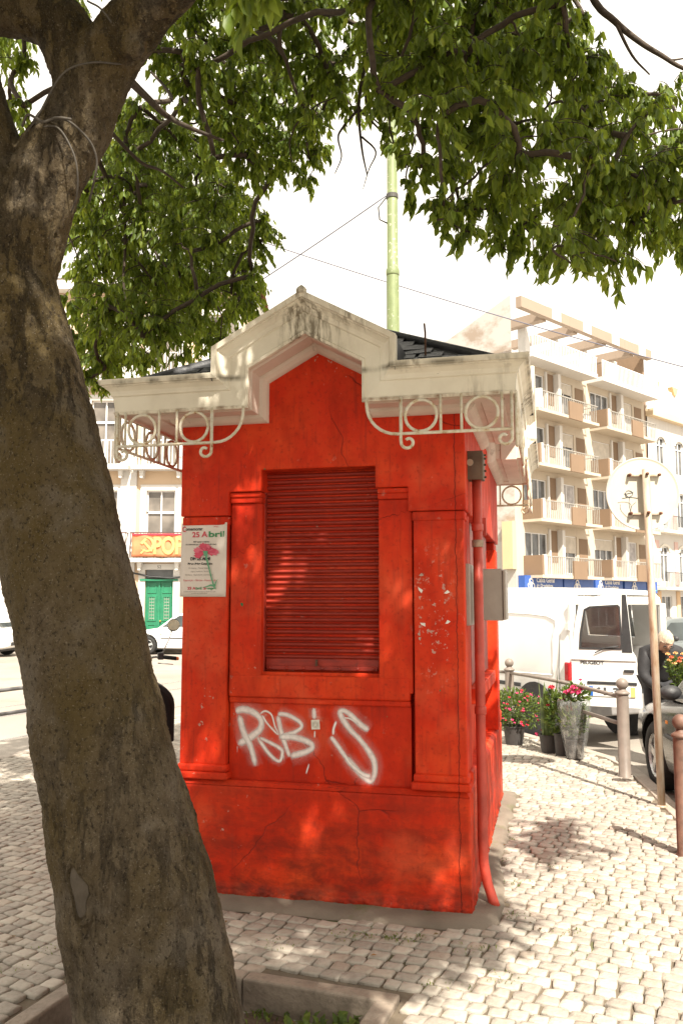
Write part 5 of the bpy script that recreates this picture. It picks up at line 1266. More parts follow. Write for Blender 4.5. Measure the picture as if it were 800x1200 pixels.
for fz in FL:
    for bi, b in enumerate(bays):
        window(apt, b+.12, b+2.3, fz+.4, fz+2.3, .10, 3, glass=CURT if random.random() < .5 else None); window(apt, b+3.55, b+5.25, fz+.15, fz+2.3, .10, 2, glass=CURT if random.random() < .5 else None)
        for (wa, wb2) in ((b+.17,b+2.25),(b+3.6,b+5.2)):
            if random.random() < .6: MB().box(wa,wb2,.055,.075,fz+2.25-random.uniform(.3,1.1),fz+2.25).build('roller_blind', BLIND, apt)
        if random.random() < .3: MB().box(b+5.3,b+6.0,-.75,-.35,fz+.02,fz+.55).build('air_conditioner', WHITEW, apt, bevel=.03)
        MB().box(b+2.5,b+3.2,-.03,.0,fz+.75,fz+2.5).build('tile_panel', BROWN, apt); MB().box(b+5.5,b+6.4,-.03,.0,fz+.1,fz+2.2).build('tile_panel', BROWN, apt)
        MB().box(b+3.22,b+3.5,-.35,.0,fz,fz+2.55).build('fin', WHITEW, apt); MB().box(b+2.32,b+2.48,-.10,.0,fz,fz+2.55).build('fin', WHITEW, apt)
        bo = MB().box(b-.05,b+6.15,-1.15,.0,fz-.16,fz).build('balcony', CREAM, apt)
        if fz < 12: MB().box(b-.06,b+.12,-1.15,-.01,fz+.002,fz+1.02).build('side_panel', BROWN, bo)
        else: MB().box(b-.06,b+.06,-1.15,-.01,fz+.002,fz+1.02).build('side_panel', WHITEW if bi == 0 else BROWN, bo)
        MB().box(b+.125,b+.30,-1.17,-1.03,fz+.002,fz+1.06).build('corner_post', WHITEW, bo)
        MB().box(b+2.9,b+4.25,-1.22,-1.12,fz-.18,fz+.80).build('front_panel', BROWN, bo)
        rl_ = MB().box(b+.3,b+6.12,-1.13,-1.08,fz+.95,fz+1.0)
        x = b+.4
        while x < b+6.1:
            if not (b+2.85 < x < b+4.3 and False): rl_.box(x-.016,x+.016,-1.115,-1.085,fz+.05,fz+.95)
            x += .19
        rl_.box(b+6.07,b+6.12,-1.13,-.05,fz+.95,fz+1.0)
        rl_.build('railing', RAILP, bo)
for b0_, b1_ in ((.35,7.0),(7.6,14.6)):
    so = MB().box(b0_,b1_,-1.1,0,14.75,15.0).build('terrace', WHITEW, apt)
    r_ = MB().box(b0_,b1_,-1.09,-1.04,15.95,16.0); x = b0_
    while x < b1_: r_.box(x-.016,x+.016,-1.08,-1.05,15.0,15.95); x += .16
    r_.build('railing', FRAME, so)
# pergola
PB = facade_mat('pergola_concrete', (.31,.24,.185))
MB().box(.2,AL+.2,-.55,-.2,17.55,18.15).build('pergola_beam', PB, apt)
for x in (2.6,5.9,9.2,12.6):
    MB().box(x,x+.5,-.2,4.6,17.45,17.95).build('pergola_rafter', PB, apt); MB().box(x+.5,x+1.0,1.2,1.7,15.25,17.5).build('pergola_post', WHITEW, apt)
    MB().box(x+.6,x+1.5,-.56,-.19,17.56,18.36).build('beam_cap', WHITEW, apt)
for a, b in shops: window(apt, a+.1, b-.1, .35, 2.3, .1, 3)
MB().box(-.35,.0,-.05,.6,3.5,6.0).build('tile_panel', facade_mat('buff_panel', (.62,.45,.27)), apt)
# bank signs
BLUE = plain('blue_sign', (.035,.10,.36), .4, 0, .06, 2); WLET = plain('white_letters', (.8,.8,.8), .5); TURQ = plain('turquoise_stripe', (.10,.42,.48), .5)
sgs = [(.15,3.75,1,'wide blue bank sign with white lettering nearest the blank gable'),(3.9,7.0,0,'blue bank sign with emblem only, next to the first lettered sign'),(7.2,10.35,1,'blue bank sign with white lettering at the middle of the block'),(10.6,13.3,0,'blue bank sign with emblem only, beyond the middle sign'),(13.45,14.75,0,'short blue bank sign at the far end of the block')]
AM = Matrix.Translation(AP) @ Matrix.Rotation(apd, 4, 'Z')
for a, b, txt, lab in sgs:
    w0 = AM @ Vector((a, -.42, 2.35)); s_ = empty('shop_sign', w0, apd, lab, 'sign', 'blue bank signs over the shopfront')
    MB().box(0,b-a,0,.40,0,.82).build('sign_box', BLUE, s_)
    MB().box(.3 if not txt else 1.1,b-a-.05,-.012,-.002,.14,.185).build('stripe', TURQ, s_)
    ex = .55 if txt else (b-a)*.42
    for dx, dz, r_ in ((-.16,.28,.13),(.16,.28,.13),(0,.50,.15)):
        MB().tube([(ex+dx+r_*math.cos(u),-.02,dz+r_*math.sin(u)) for u in [k*PI/8 for k in range(17)]], .035, 5, cap=False).build('emblem', WLET, s_)
    MB().box(ex-.10,ex+.10,-.02,-.004,.22,.48).build('emblem', WLET, s_)
    if txt:
        place_text('lettering', 'Caixa Geral', .34, WLET, s_, Matrix.Translation((1.05,-.012,.48)) @ UP, width=1.7, bold=.008)
        place_text('lettering', 'de Depósitos', .25, WLET, s_, Matrix.Translation((1.05,-.012,.22)) @ UP, width=1.55, bold=.008)
# ---- pale pink townhouse further on
PINK = facade_mat('pink_render', (.62,.44,.40)); STN = facade_mat('pale_stone', (.70,.66,.58))
ph = empty('townhouse', (19.95,55.35,-.12), apd, 'pale pink townhouse with arched windows and rooftop pilasters', 'building')
hol = []; wx = [1.2+2.7*i for i in range(5)]
for z in (3.1, 6.8, 10.4):
    for x in wx: hol.append((x, x+1.15, z, z+2.3))
for x in wx: hol.append((x-.2, x+1.35, .1, 2.2))
wall_with_holes('front_wall', 15, 0, 14.2, .3, hol, WHITEW, ph)
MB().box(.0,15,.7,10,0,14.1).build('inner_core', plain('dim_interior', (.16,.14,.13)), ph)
MB().box(-.1,15.1,-.5,.3,13.9,14.35).build('cornice', facade_mat('sand_cornice', (.62,.50,.34)), ph)
MB().box(0,15,.0,.4,14.36,16.1).build('attic_wall', WHITEW, ph)
for x in wx:
    MB().box(x-.1,x+.25,-.06,0,14.36,15.9).build('attic_pilaster', PINK, ph); MB().add([(x-.35,-.15,16.45),(x+.5,-.15,16.45),(x+.2,-.15,15.9),(x-.05,-.15,15.9),(x-.35,.2,16.45),(x+.5,.2,16.45),(x+.2,.2,15.9),(x-.05,.2,15.9)], [(0,1,2,3),(4,7,6,5),(0,4,5,1),(1,5,6,2),(2,6,7,3),(3,7,4,0)]).build('pilaster_cap', facade_mat('sand_cornice2', (.6,.45,.22)), ph)
    for z in (3.1, 6.8, 10.4):
        window(ph, x, x+1.15, z, z+2.3, .1, 2, arched=True)
        arc = MB()
        N = 10
        for k in range(N):
            u0, u1 = PI*k/N, PI*(k+1)/N
            p = lambda u, r: (x+.575+r*math.cos(u), z+2.0+r*.62*math.sin(u))
            a, b, c, d = p(u0,.60), p(u1,.60), p(u1,.82), p(u0,.82); arc.prism_xz([a,d,c,b], -.07, -.005)
        arc.build('window_arch', STN, ph)
        MB().box(x-.75,x-.25,-.05,-.003,z-.2,z+2.7).build('pilaster_strip', PINK, ph)
    window(ph, x-.2, x+1.35, .1, 2.2, .1, 2)
    MB().box(x-.75,x-.28,-.08,-.002,0,2.5).build('ground_pier', facade_mat('ochre_pier', (.62,.44,.28)), ph)
for z in (2.75, 6.45):
    bo = MB().box(.2,14.8,-.8,0,z-.18,z).build('balcony', STN, ph); r_ = MB().box(.2,14.8,-.78,-.74,z+.92,z+.96); x = .25
    while x < 14.7: r_.box(x-.012,x+.012,-.77,-.745,z,z+.92); x += .17
    r_.build('railing', DARKP, bo)
# ---- house on the left with the green door
lh = empty('cream_house', (-20.5,32.6,-.12), -.0, 'cream house with white stone surrounds and a green double door', 'building')
LX = -20.5
cxs = [-4.65,-6.87,-9.07,-11.3,-13.5,-15.7,-17.9]
hol = []
for c in cxs:
    for z in (3.5, 7.0, 10.4): hol.append((c-.55-LX, c+.55-LX, z, z+2.5))
for c in cxs[1:]: hol.append((c-.53-LX, c+.53-LX, .12, 2.98))
wall_with_holes('front_wall', 17.0, 0, 14.0, .25, hol, PEACH, lh)
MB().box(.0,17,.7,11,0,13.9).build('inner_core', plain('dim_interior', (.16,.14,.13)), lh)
MB().box(17.0,17.2,.0,11,0,14.0).build('end_wall', WHITEW, lh)
MB().box(-.2,17.3,-.45,.3,13.8,14.2).build('cornice', WHITEW, lh)
MB().add([(-.3,-.5,14.2),(17.4,-.5,14.2),(17.4,11,14.2),(-.3,11,14.2),(2,5,16.0),(15,5,16.0)], [(0,1,5,4),(1,2,5),(2,3,4,5),(3,0,4)]).build('roof', facade_mat('roof_tile', (.40,.17,.09)), lh)
for xs_ in (-8.05,-12.4,-16.8): MB().box(xs_-.35-LX,xs_+.25-LX,-.08,-.003,0,13.8).build('pilaster_strip', WHITEW, lh)
IRB = plain('balcony_iron', (.10,.05,.045), .6)
GREEN = plain('green_door_paint', (.015,.17,.085), .45, 0, .1, 4)
for c in cxs:
    x = c-LX
    for k, z in enumerate((3.5, 7.0, 10.4)):
        wdw = window(lh, x-.55, x+.55, z, z+2.5, .12, 2, glass=glassy('old_window_glass', (.16,.14,.12), .1))
        MB().box(x-.55,x+.55,.09,.16,z+1.62,z+1.70).build('transom', FRAME, wdw)
        sr = MB(); sr.box(x-.78,x-.55,-.05,-.002,z-.1,z+2.72); sr.box(x+.55,x+.78,-.05,-.002,z-.1,z+2.72); sr.box(x-.55,x+.55,-.05,-.002,z+2.5,z+2.72); sr.build('window_surround', WHITEW, lh)
        bo = MB().box(x-1.05,x+1.05,-.55,0,z-.25,z-.1).build('balcony', WHITEW, lh)
        for s_ in (-.7,.7): MB().prism_xz([(x+s_-.09,z-.25),(x+s_-.05,z-.55),(x+s_+.05,z-.55),(x+s_+.09,z-.25)], -.35, -.0).build('corbel', WHITEW, bo)
        r_ = MB(); r_.box(x-1.02,x+1.02,-.53,-.49,z+.83,z+.87); r_.box(x-1.02,x-.98,-.49,0,z+.83,z+.87); r_.box(x+.98,x+1.02,-.49,0,z+.83,z+.87); q = -1.0
        while q <= 1.0: r_.box(x+q-.012,x+q+.012,-.52,-.495,z-.1,z+.83); q += .125
        r_.build('railing', IRB if z < 5 else FRAME, bo)
for c in cxs[1:]:
    x = c-LX
    sr = MB(); sr.box(x-.78,x-.53,-.05,-.002,0,3.2); sr.box(x+.53,x+.78,-.05,-.002,0,3.2); sr.box(x-.53,x+.53,-.05,-.002,2.98,3.2); sr.build('door_surround', WHITEW, lh)
    if c == -6.87:
        dr = MB().box(x-.53,x+.53,.10,.16,.12,2.62).build('door', GREEN, lh)
        MB().box(x-.72,x+.72,-.09,.12,2.56,2.63).build('door_cornice', GREEN, dr)
        MB().box(x-.53,x+.53,.1,.14,2.66,2.98).build('fanlight', WGL, dr); MB().box(x-.03,x+.03,.05,.1,.12,2.56).build('meeting_stile', GREEN, dr)
        for s_ in (-1, 1):
            for (z0_, z1_) in ((.25,.95),(1.05,2.0),(2.1,2.5)):
                f_ = MB(); xa, xb = x+s_*.28-.17, x+s_*.28+.17
                f_.box(xa,xb,.075,.10,z0_,z0_+.05); f_.box(xa,xb,.075,.10,z1_-.05,z1_); f_.box(xa,xa+.05,.075,.10,z0_+.05,z1_-.05); f_.box(xb-.05,xb,.075,.10,z0_+.05,z1_-.05); f_.build('door_panel', GREEN, dr)
            gr_ = MB()
            for q in range(7): gr_.box(x+s_*.28-.10,x+s_*.28+.10,.085,.098,1.14+q*.12,1.17+q*.12)
            for q in range(3): gr_.box(x+s_*.28-.10+q*.09,x+s_*.28-.085+q*.09,.083,.096,1.1,1.95)
            gr_.build('door_grille', plain('grille_grey', (.20,.26,.20), .6), dr)
        MB().lathe([(.001,-.04),(.035,-.03),(.04,0),(.02,.03)], 12, (x+.06,.05,1.05),'y').build('door_knob', plain('brass', (.5,.36,.12), .3, .8), dr)
        place_text('house_number', '52', .16, INK, lh, Matrix.Translation((x-.08,-.056,3.03)) @ UP)
    else:
        window(lh, x-.53, x+.53, .12, 2.98, .1, 2)
# orange banner tied to the balcony
bn = empty('banner', (-7.80,32.02,3.32), 0, 'orange and red banner with hammer and sickle hung on the balcony above the green door', 'banner')
ORG = NM('orange_banner_cloth'); _n = ORG.noise(1.1, 3)
ORG = ORG.done(ORG.ramp(_n, [(.3, (.52,.13,.06)), (.7, (.58,.25,.11))]), .75)
m = MB(); NX, NZ = 24, 8
for j in range(NZ+1):
    for i in range(NX+1): m.v.append((2.25*i/NX, .02*math.sin(i*.9)+.012*math.sin(j*1.3+i*.4), .86*j/NZ))
m.f = [(j*(NX+1)+i, j*(NX+1)+i+1, (j+1)*(NX+1)+i+1, (j+1)*(NX+1)+i) for j in range(NZ) for i in range(NX)]
cl_ = m.build('cloth', ORG, bn, smooth=True); cl_.modifiers.new('solid','SOLIDIFY').thickness = .004
MB().box(0,2.25,-.035,-.025,.80,.855).build('red_border', plain('banner_red', (.5,.02,.05), .7), bn)
YEL = plain('banner_yellow', (.64,.37,.13), .7)
def arc_strip(name, cx, cz, r, a0, a1, w0, w1):
    m = MB(); N = 18
    for k in range(N+1):
        t = k/N; u = a0+(a1-a0)*t; w = w0+(w1-w0)*math.sin(PI*min(1,t*1.1)) 
        m.v += [(cx+(r-w)*math.cos(u),-.045,cz+(r-w)*math.sin(u)),(cx+(r+w)*math.cos(u),-.045,cz+(r+w)*math.sin(u))]
    m.f = [(2*k,2*k+1,2*k+3,2*k+2) for k in range(N)]; m.build(name, YEL, bn, fix=False)
arc_strip('sickle', .56, .46, .25, rad(95), rad(-140), .012, .055)
MB().add([(.33,-.046,.14),(.38,-.046,.10),(.52,-.046,.26),(.47,-.046,.30)], [(0,1,2,3)]).build('sickle_handle', YEL, bn, fix=False)
MB().add([(.40,-.047,.56),(.46,-.047,.62),(.80,-.047,.24),(.74,-.047,.18)], [(3,2,1,0)]).build('hammer_handle', YEL, bn, fix=False)
MB().add([(.33,-.048,.52),(.50,-.048,.70),(.57,-.048,.63),(.40,-.048,.45)], [(3,2,1,0)]).build('hammer_head', YEL, bn, fix=False)
place_text('lettering', 'POP', .88, YEL, bn, Matrix.Translation((.80,-.046,.12)) @ UP, width=1.12, bold=.03)
MB().tube([(-.45,.1,-.32),(-.2,.4,-.55),(.6,.45,-.72),(1.4,.45,-.78),(1.9,.42,-.72),(2.3,.3,-.30)], .035, 6).build('dark_cable', DARKP, bn, smooth=True)
# one more pale house behind the foliage
bh = empty('white_house', (-44,40.0,-.12), 0, 'white house glimpsed through the leaves left of the cream house', 'building')
wall_with_holes('front_wall', 23, 0, 15, .3, [(a+.6+2.4*i, a+1.7+2.4*i, z, z+2) for a in (1,) for i in range(8) for z in (1.0,4.6,8.2,11.8)], WHITEW, bh)
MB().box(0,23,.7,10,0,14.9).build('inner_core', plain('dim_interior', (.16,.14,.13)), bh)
for i in range(8):
    for z in (1.0,4.6,8.2,11.8): window(bh, 1.6+2.4*i, 2.7+2.4*i, z, z+2, .1, 2)
MB().box(-.2,23.2,-.4,10,15,15.4).build('cornice', WHITEW, bh)
# ================================================================ white van with its rear doors open
random.seed(41)
VF = Vector((-.45,.893)); vz = math.atan2(VF.y, VF.x)
van = empty('van', (3.43,10.76,-.12), vz, 'white delivery van parked behind the flowers with rear doors open', 'van')
ZR = .12     # heights below are measured from the road
def vsec(top, w=.82): return [(w*.97,.33+ZR),(w*1.0,.55+ZR),(w*1.0,.85+ZR),(w*.985,1.15+ZR),(w*.945,1.50+ZR),(w*.90,top-.08+ZR),(w*.80,top-.015+ZR),(0,top+ZR)]
ST = [(0.0,1.74,.80),(.06,1.77,.815),(.5,1.80,.82),(1.4,1.82,.82),(2.2,1.81,.82),(2.45,1.78,.82)]
def van_side(s_, hole=None):
    m = MB(); k = 8
    for x, t, w in ST: m.v += [(x, s_*y, z) for y, z in vsec(t, w)]
    for i in range(len(ST)-1):
        for j in range(k-1):
            if hole and (i, j) in hole: continue
            m.f.append((i*k+j, i*k+j+1, (i+1)*k+j+1, (i+1)*k+j) if s_ > 0 else (i*k+j, (i+1)*k+j, (i+1)*k+j+1, i*k+j+1))
    o = m.build('side_panel' , WP, van, smooth=True, fix=False)
    so = o.modifiers.new('solid','SOLIDIFY'); so.thickness = .035; so.offset = -1
    return o
van_side(1); van_side(-1, [(2,3),(2,4)])
MB().add([(.52,-.80,1.28),(1.38,-.80,1.28),(1.38,-.70,1.82),(.52,-.70,1.82)], [(0,1,2,3)]).build('side_window', clear_glass('clear_pane'), van)
# pressed swage around the blank side panel
fr_ = [(.28,.819,.85),(2.2,.819,.85),(2.25,.807,1.28),(2.2,.782,1.56),(.40,.782,1.56),(.28,.807,1.28),(.28,.819,.85)]
MB().tube(spline(fr_, 4), .008, 6).build('swage_line', WP, van, smooth=True)
GREYI = plain('grey_trim', (.42,.41,.40), .7, 0, .1, 12)
MB().box(.03,2.4,-.77,.77,.50,.56).build('load_floor', GREYI, van)
MB().box(.05,2.3,-.770,-.735,.565,1.16).build('inner_trim', GREYI, van); MB().box(2.38,2.42,-.74,.74,.57,1.75).build('bulkhead', GREYI, van)
MB().box(-.06,.02,-.80,.80,.36,.60).build('bumper', plain('grey_bumper', (.20,.19,.185), .6, 0, .1, 10), van, bevel=.03, segs=3)
fn = MB()                                                     # cab and nose
CS = [(2.45,1.78,.82),(2.75,1.66,.81),(3.1,1.30,.80),(3.3,1.08,.79),(3.8,.98,.76),(4.05,.85,.70),(4.12,.6,.62)]
for x, t, w in CS: fn.v += [(x, y, z) for y, z in vsec(t, w)[:1]] + [(x, w, .7), (x, w*.97, min(t-.05,1.0)+ZR), (x, w*.82, t+ZR-.06), (x, 0, t+ZR), (x, -w*.82, t+ZR-.06), (x, -w*.97, min(t-.05,1.0)+ZR), (x, -w, .7), (x, -w*.97, .33+ZR)]
fn.f = [(i*9+j, i*9+j+1, (i+1)*9+j+1, (i+1)*9+j) for i in range(len(CS)-1) for j in range(8)] + [tuple((len(CS)-1)*9+j for j in range(9))]
fn.build('cab', WP, van, smooth=True)
for s_ in (-1, 1):
    MB().add([(2.5,s_*.80,1.25),(2.95,s_*.79,1.2),(2.75,s_*.72,1.68),(2.5,s_*.72,1.74)], [(0,1,2,3)]).build('cab_window', GLASS, van).location = (0, s_*.012, 0)
    for ax in (.62, 3.38):
        wh = wheel(van, ax, s_*.73, .31, .19, s_, 6)
        MB().lathe([(.31,s_*.832),(.385,s_*.834),(.385,s_*.60),(.31,s_*.60)], 28, (ax,0,.36), 'y').build('wheel_arch', DARKP, van)
    tl = MB().box(-.02,.06,s_*.79-.05,s_*.79+.045,.80,1.02).build('tail_light', REDL, van, bevel=.015)
MB().box(-.025,.03,.70,.79,1.02,1.72).build('rear_pillar', WP, van, bevel=.01); MB().box(-.025,.03,-.79,-.70,.6,1.72).build('rear_pillar', WP, van, bevel=.01)
MB().box(-.025,.05,-.70,.70,1.70,1.80).build('roof_rail', WP, van, bevel=.015)
# near rear door swung part open, outside towards the viewer: own frame with x from hinge to free edge
hinge = Vector((0,.80,0)); dvec = Vector((-.80,-.61,0)).normalized()
def door_part(name, m, mat, parent, **k):
    nx = dvec; ny = Vector((dvec.y, -dvec.x, 0)); 
    if ny.dot(Vector((-.6,.8,0))) < 0: ny = -ny
    m.v = [tuple(hinge + nx*x + ny*(-y) + Vector((0,0,z+ZR))) for x, y, z in m.v]
    return m.build(name, mat, parent, **k)
out = [(0,.40),(.81,.40),(.80,.62),(.755,.98),(.72,1.04),(.67,1.705),(.50,1.71),(.22,1.665),(.13,1.60),(.075,1.35),(.03,1.0)]
win = [(.115,1.06),(.60,1.06),(.615,1.10),(.60,1.56),(.575,1.585),(.25,1.565),(.185,1.53),(.13,1.25)]
def ring_prism(outer, inner, y0, y1):
    # annular plate between two outlines of different counts: bridge by angle
    bm_ = bmesh.new(); es = []
    for pl_ in (outer, inner):
        v_ = [bm_.verts.new((a, y0, b)) for a, b in pl_]; es += [bm_.edges.new((v_[i], v_[(i+1) % len(v_)])) for i in range(len(v_))]
    r_ = bmesh.ops.triangle_fill(bm_, use_beauty=True, use_dissolve=False, edges=es, normal=(0,-1,0))
    ex = bmesh.ops.extrude_face_region(bm_, geom=bm_.faces[:]); bmesh.ops.translate(bm_, vec=(0,y1-y0,0), verts=[g_ for g_ in ex['geom'] if isinstance(g_, bmesh.types.BMVert)])
    m = MB(); bm_.verts.index_update(); m.v = [tuple(v.co) for v in bm_.verts]; m.f = [tuple(v.index for v in f.verts) for f in bm_.faces]; bm_.free(); return m
dr = door_part('rear_door', ring_prism(out, win, 0, .05), WP, van)
inn = [(.135,1.08),(.585,1.08),(.595,1.11),(.582,1.545),(.56,1.565),(.26,1.545),(.20,1.515),(.15,1.25)]
door_part('window_rubber', ring_prism(win, inn, -.008, .03), DARKP, dr)
door_part('door_glass', MB().add([(a, .012, b) for a, b in inn], [tuple(range(8))]), clear_glass('clear_pane'), dr)
door_part('edge_trim', MB().add([(.605,-.006,1.03),(.72,-.006,1.03),(.67,-.006,1.70),(.625,-.006,1.70),(.605,.03,1.03),(.72,.03,1.03),(.67,.03,1.70),(.625,.03,1.70)], [(0,1,2,3),(4,7,6,5),(0,4,5,1),(1,5,6,2),(2,6,7,3),(3,7,4,0)]), DARKP, dr)
door_part('plate_recess', MB().box(.20,.76,-.012,.0,.655,.69), DARKP, dr, bevel=.008)
door_part('lower_crease', MB().tube([(.02,-.004,.94),(.4,-.006,.94),(.76,-.004,.94)], .012, 6), WP, dr, smooth=True)
plt = door_part('number_plate', MB().box(.22,.74,-.010,-.001,.52,.635), plain('plate_white', (.72,.72,.70), .4, 0, .04), dr)
door_part('plate_band', MB().box(.221,.265,-.013,-.0105,.522,.633), plain('plate_blue', (.02,.12,.45), .4, 0, .05), dr); door_part('plate_date', MB().box(.69,.739,-.013,-.0105,.522,.633), plain('plate_yellow', (.62,.55,.18), .4, 0, .05), dr)
def door_text(body, size, x, z, mat, width, bold):
    me = text_mesh(body, size, 'LEFT', bold); me.materials.clear()
    xs_ = [v.co.x for v in me.vertices]; kx = width/(max(xs_)-min(xs_)); m = MB(); m.v = [(x+v.co.x*kx, -.0115 if mat is not DARKP else -.003, z+v.co.y) for v in me.vertices]; m.f = [tuple(p.vertices) for p in me.polygons]
    bpy.data.meshes.remove(me); door_part('lettering', m, mat, dr, fix=False)
door_text('61-38', .115, .285, .538, INK, .36, .006); door_text('PEUGEOT', .052, .125, .885, DARKP, .27, .002)
MB().box(-.02,.05,.77,.83,.60,.70).build('door_hinge', DARKP, van); MB().box(-.02,.05,.76,.82,1.40,1.48).build('door_hinge', WP, van)

door_part('door_handle', MB().box(.62,.735,-.022,-.001,.80,.835), DARKP, dr, bevel=.008)
door_part('wiper', MB().tube([(.30,-.02,1.02),(.42,-.022,1.08),(.56,-.02,1.10)], .007, 6), DARKP, dr, smooth=True)
MB().tube([(.16,.822,.50),(.16,.826,.95),(.16,.80,1.30),(.17,.752,1.62),(.18,.70,1.80)], .005, 5).build('panel_seam', plain('seam_shadow', (.10,.10,.10), .8), van, smooth=True)
MB().box(.9,2.3,.815,.838,.66,.71).build('side_rub_strip', DARKP, van, bevel=.008); MB().lathe([(.085,.826),(.083,.834),(.001,.834)], 20, (1.5,0,1.02), 'y').build('fuel_flap', WP, van)
# ================================================================ potted flowers on the pavement
PLG = leafy('pot_leaf', (.085,.14,.04), .45); SNK = leafy('sword_leaf', (.10,.15,.06), .3)
POT = plain('dark_plastic_pot', (.045,.04,.038), .6, 0, .15, 14, .1); FPK = plain('pink_petal', (.65,.05,.16), .6, 0, .2, 30); FRD = plain('red_petal', (.50,.02,.04), .6, 0, .2, 30); FYL = plain('yellow_rose_petal', (.75,.42,.16), .6, 0, .2, 30); FOR = plain('orange_rose_petal', (.62,.12,.05), .6, 0, .2, 30)
STM = plain('plant_stem', (.07,.09,.03), .8)
def pot(parent, r, h, mat=POT):
    return MB().lathe([(r*.76,0),(r*.98,h*.94),(r*1.06,h*.94),(r*1.06,h),(r*.95,h),(r*.92,h*.88),(.001,h*.88)], 24, cap=False).build('pot', mat, parent, smooth=False)
def leaves_ball(m, c, rx, ry, rz, n, L, up=.2):
    for _ in range(n):
        while True:
            q = Vector((random.uniform(-1,1), random.uniform(-1,1), random.uniform(-1,1)))
            if .35 < q.length < 1: break
        p = Vector(c) + Vector((q.x*rx, q.y*ry, q.z*rz)); d = (q + Vector((random.uniform(-.6,.6), random.uniform(-.6,.6), random.uniform(-.4,.4)+up))).normalized()
        s_ = d.cross(Vector((random.uniform(-1,1), random.uniform(-1,1), 1))).normalized(); LL = L*random.uniform(.6,1.2)
        v, f = leaf_verts(p, d, s_, LL, LL*.28, random.uniform(.1,.5), 1); m.add(v, f, random.random())
def bloom(parent, c, r, mat, n=9, name='flower'):
    m = MB(); c = Vector(c)
    for k in range(n):
        a = 2*PI*k*.382; e = .25 + .9*k/n; d = Vector((math.cos(a)*math.sin(e), math.sin(a)*math.sin(e), math.cos(e))); s_ = d.orthogonal().normalized()
        t = d.cross(s_); p = c + d*r*.2
        m.add([p, p+d*r*.6+s_*r*.5, p+d*r, p+d*r*.6-s_*r*.5, p+d*r*.75+t*r*.25], [(0,1,4),(1,2,4),(2,3,4),(3,0,4)])
    m.lathe([(.001,-r*.25),(r*.4,0),(r*.3,r*.4),(.001,r*.5)], 8, c, cap=False)
    return m.build(name, mat, parent, smooth=True)
def stems(parent, pts, r=.004):
    m = MB()
    for P in pts: m.tube(P, r, 5)
    return m.build('stems', STM, parent, smooth=True)
# flowering shrub
s1 = empty('potted_shrub', (1.97,10.05,0), 0, 'bushy potted shrub with many small pink flowers by the kiosk corner', 'plant', 'potted plants for sale on the pavement')
pot(s1, .125, .21); m = MB(); leaves_ball(m, (0,0,.42), .27, .24, .20, 900, .045); leaves_ball(m, (.20,-.03,.38), .16, .16, .20, 350, .04); leaves_ball(m, (-.16,-.02,.36), .14, .14, .2, 260, .04)
tag(m.build('leaves', PLG, s1, smooth=True, fix=False), kind='stuff')
stems(s1, [[(0,0,.19),(.03*math.cos(a),.03*math.sin(a),.35),(.2*math.cos(a),.2*math.sin(a),.55+.06*math.sin(3*a))] for a in [i*.7 for i in range(9)]])
for k in range(46):
    a = random.uniform(0,2*PI); rr = random.uniform(.12,.33); bloom(s1, (rr*math.cos(a), -abs(.22*math.sin(a))+.02, random.uniform(.22,.62)), random.uniform(.012,.02), FPK if k % 3 else FRD, 6)
for q in ((.30,-.12,.16),(.22,-.16,.12),(-.26,-.05,.60)): bloom(s1, q, .032, FPK, 9)
# sword-leaf plant
s2 = empty('potted_snake_plant', (2.24,9.52,0), 0, 'potted snake plant with tall upright banded sword leaves', 'plant', 'potted plants for sale on the pavement')
pot(s2, .105, .19)
for k in range(13):
    a = 2*PI*k*.382; rr = random.uniform(.01,.075); h = random.uniform(.34,.62)*(1.12 if k % 3 == 0 else 1); w = random.uniform(.022,.03); lean = random.uniform(.0,.09); tw_ = random.uniform(0,PI)
    m = MB(); N = 7
    for i in range(N+1):
        t = i/N; c = Vector((math.cos(a)*(rr+lean*t), math.sin(a)*(rr+lean*t), .16+h*t)); ww = w*(math.sin(PI*min(1,.25+t*.55))) * (1 if t < .8 else (1-t)/.2+.02); u = tw_+t*.5
        sd = Vector((math.cos(u), math.sin(u), 0)); n_ = Vector((-sd.y, sd.x, 0))
        m.v += [tuple(c-sd*ww), tuple(c+n_*ww*.35), tuple(c+sd*ww)]; m.t += [.2+.7*((i*7+k) % 2)]*3
    m.f = [(3*i+j, 3*i+j+1, 3*i+j+4, 3*i+j+3) for i in range(N) for j in range(2)]; m.build('sword_leaf', SNK, s2, smooth=True, fix=False)
# red flowers in a narrow pot
s3 = empty('potted_red_flowers', (2.335,9.34,0), 0, 'narrow dark pot of leafy red flowers between snake plant and bouquet', 'plant', 'potted plants for sale on the pavement')
pot(s3, .085, .23); m = MB(); leaves_ball(m, (-.05,0,.44), .10, .10, .22, 260, .06, .4); leaves_ball(m, (-.10,0,.60), .07, .07, .09, 90, .06, .4); tag(m.build('leaves', PLG, s3, smooth=True, fix=False), kind='stuff')
stems(s3, [[(0,0,.2),(-.05,0,.45),(-.10,0,.68)],[(.02,0,.2),(.0,.02,.45),(.04,.02,.6)]], .006)
for q, r_ in (((-.11,-.07,.70),.038),((-.01,-.08,.58),.034),((-.15,-.05,.52),.02),((.04,-.06,.45),.018)): bloom(s3, q, r_, FRD, 10)
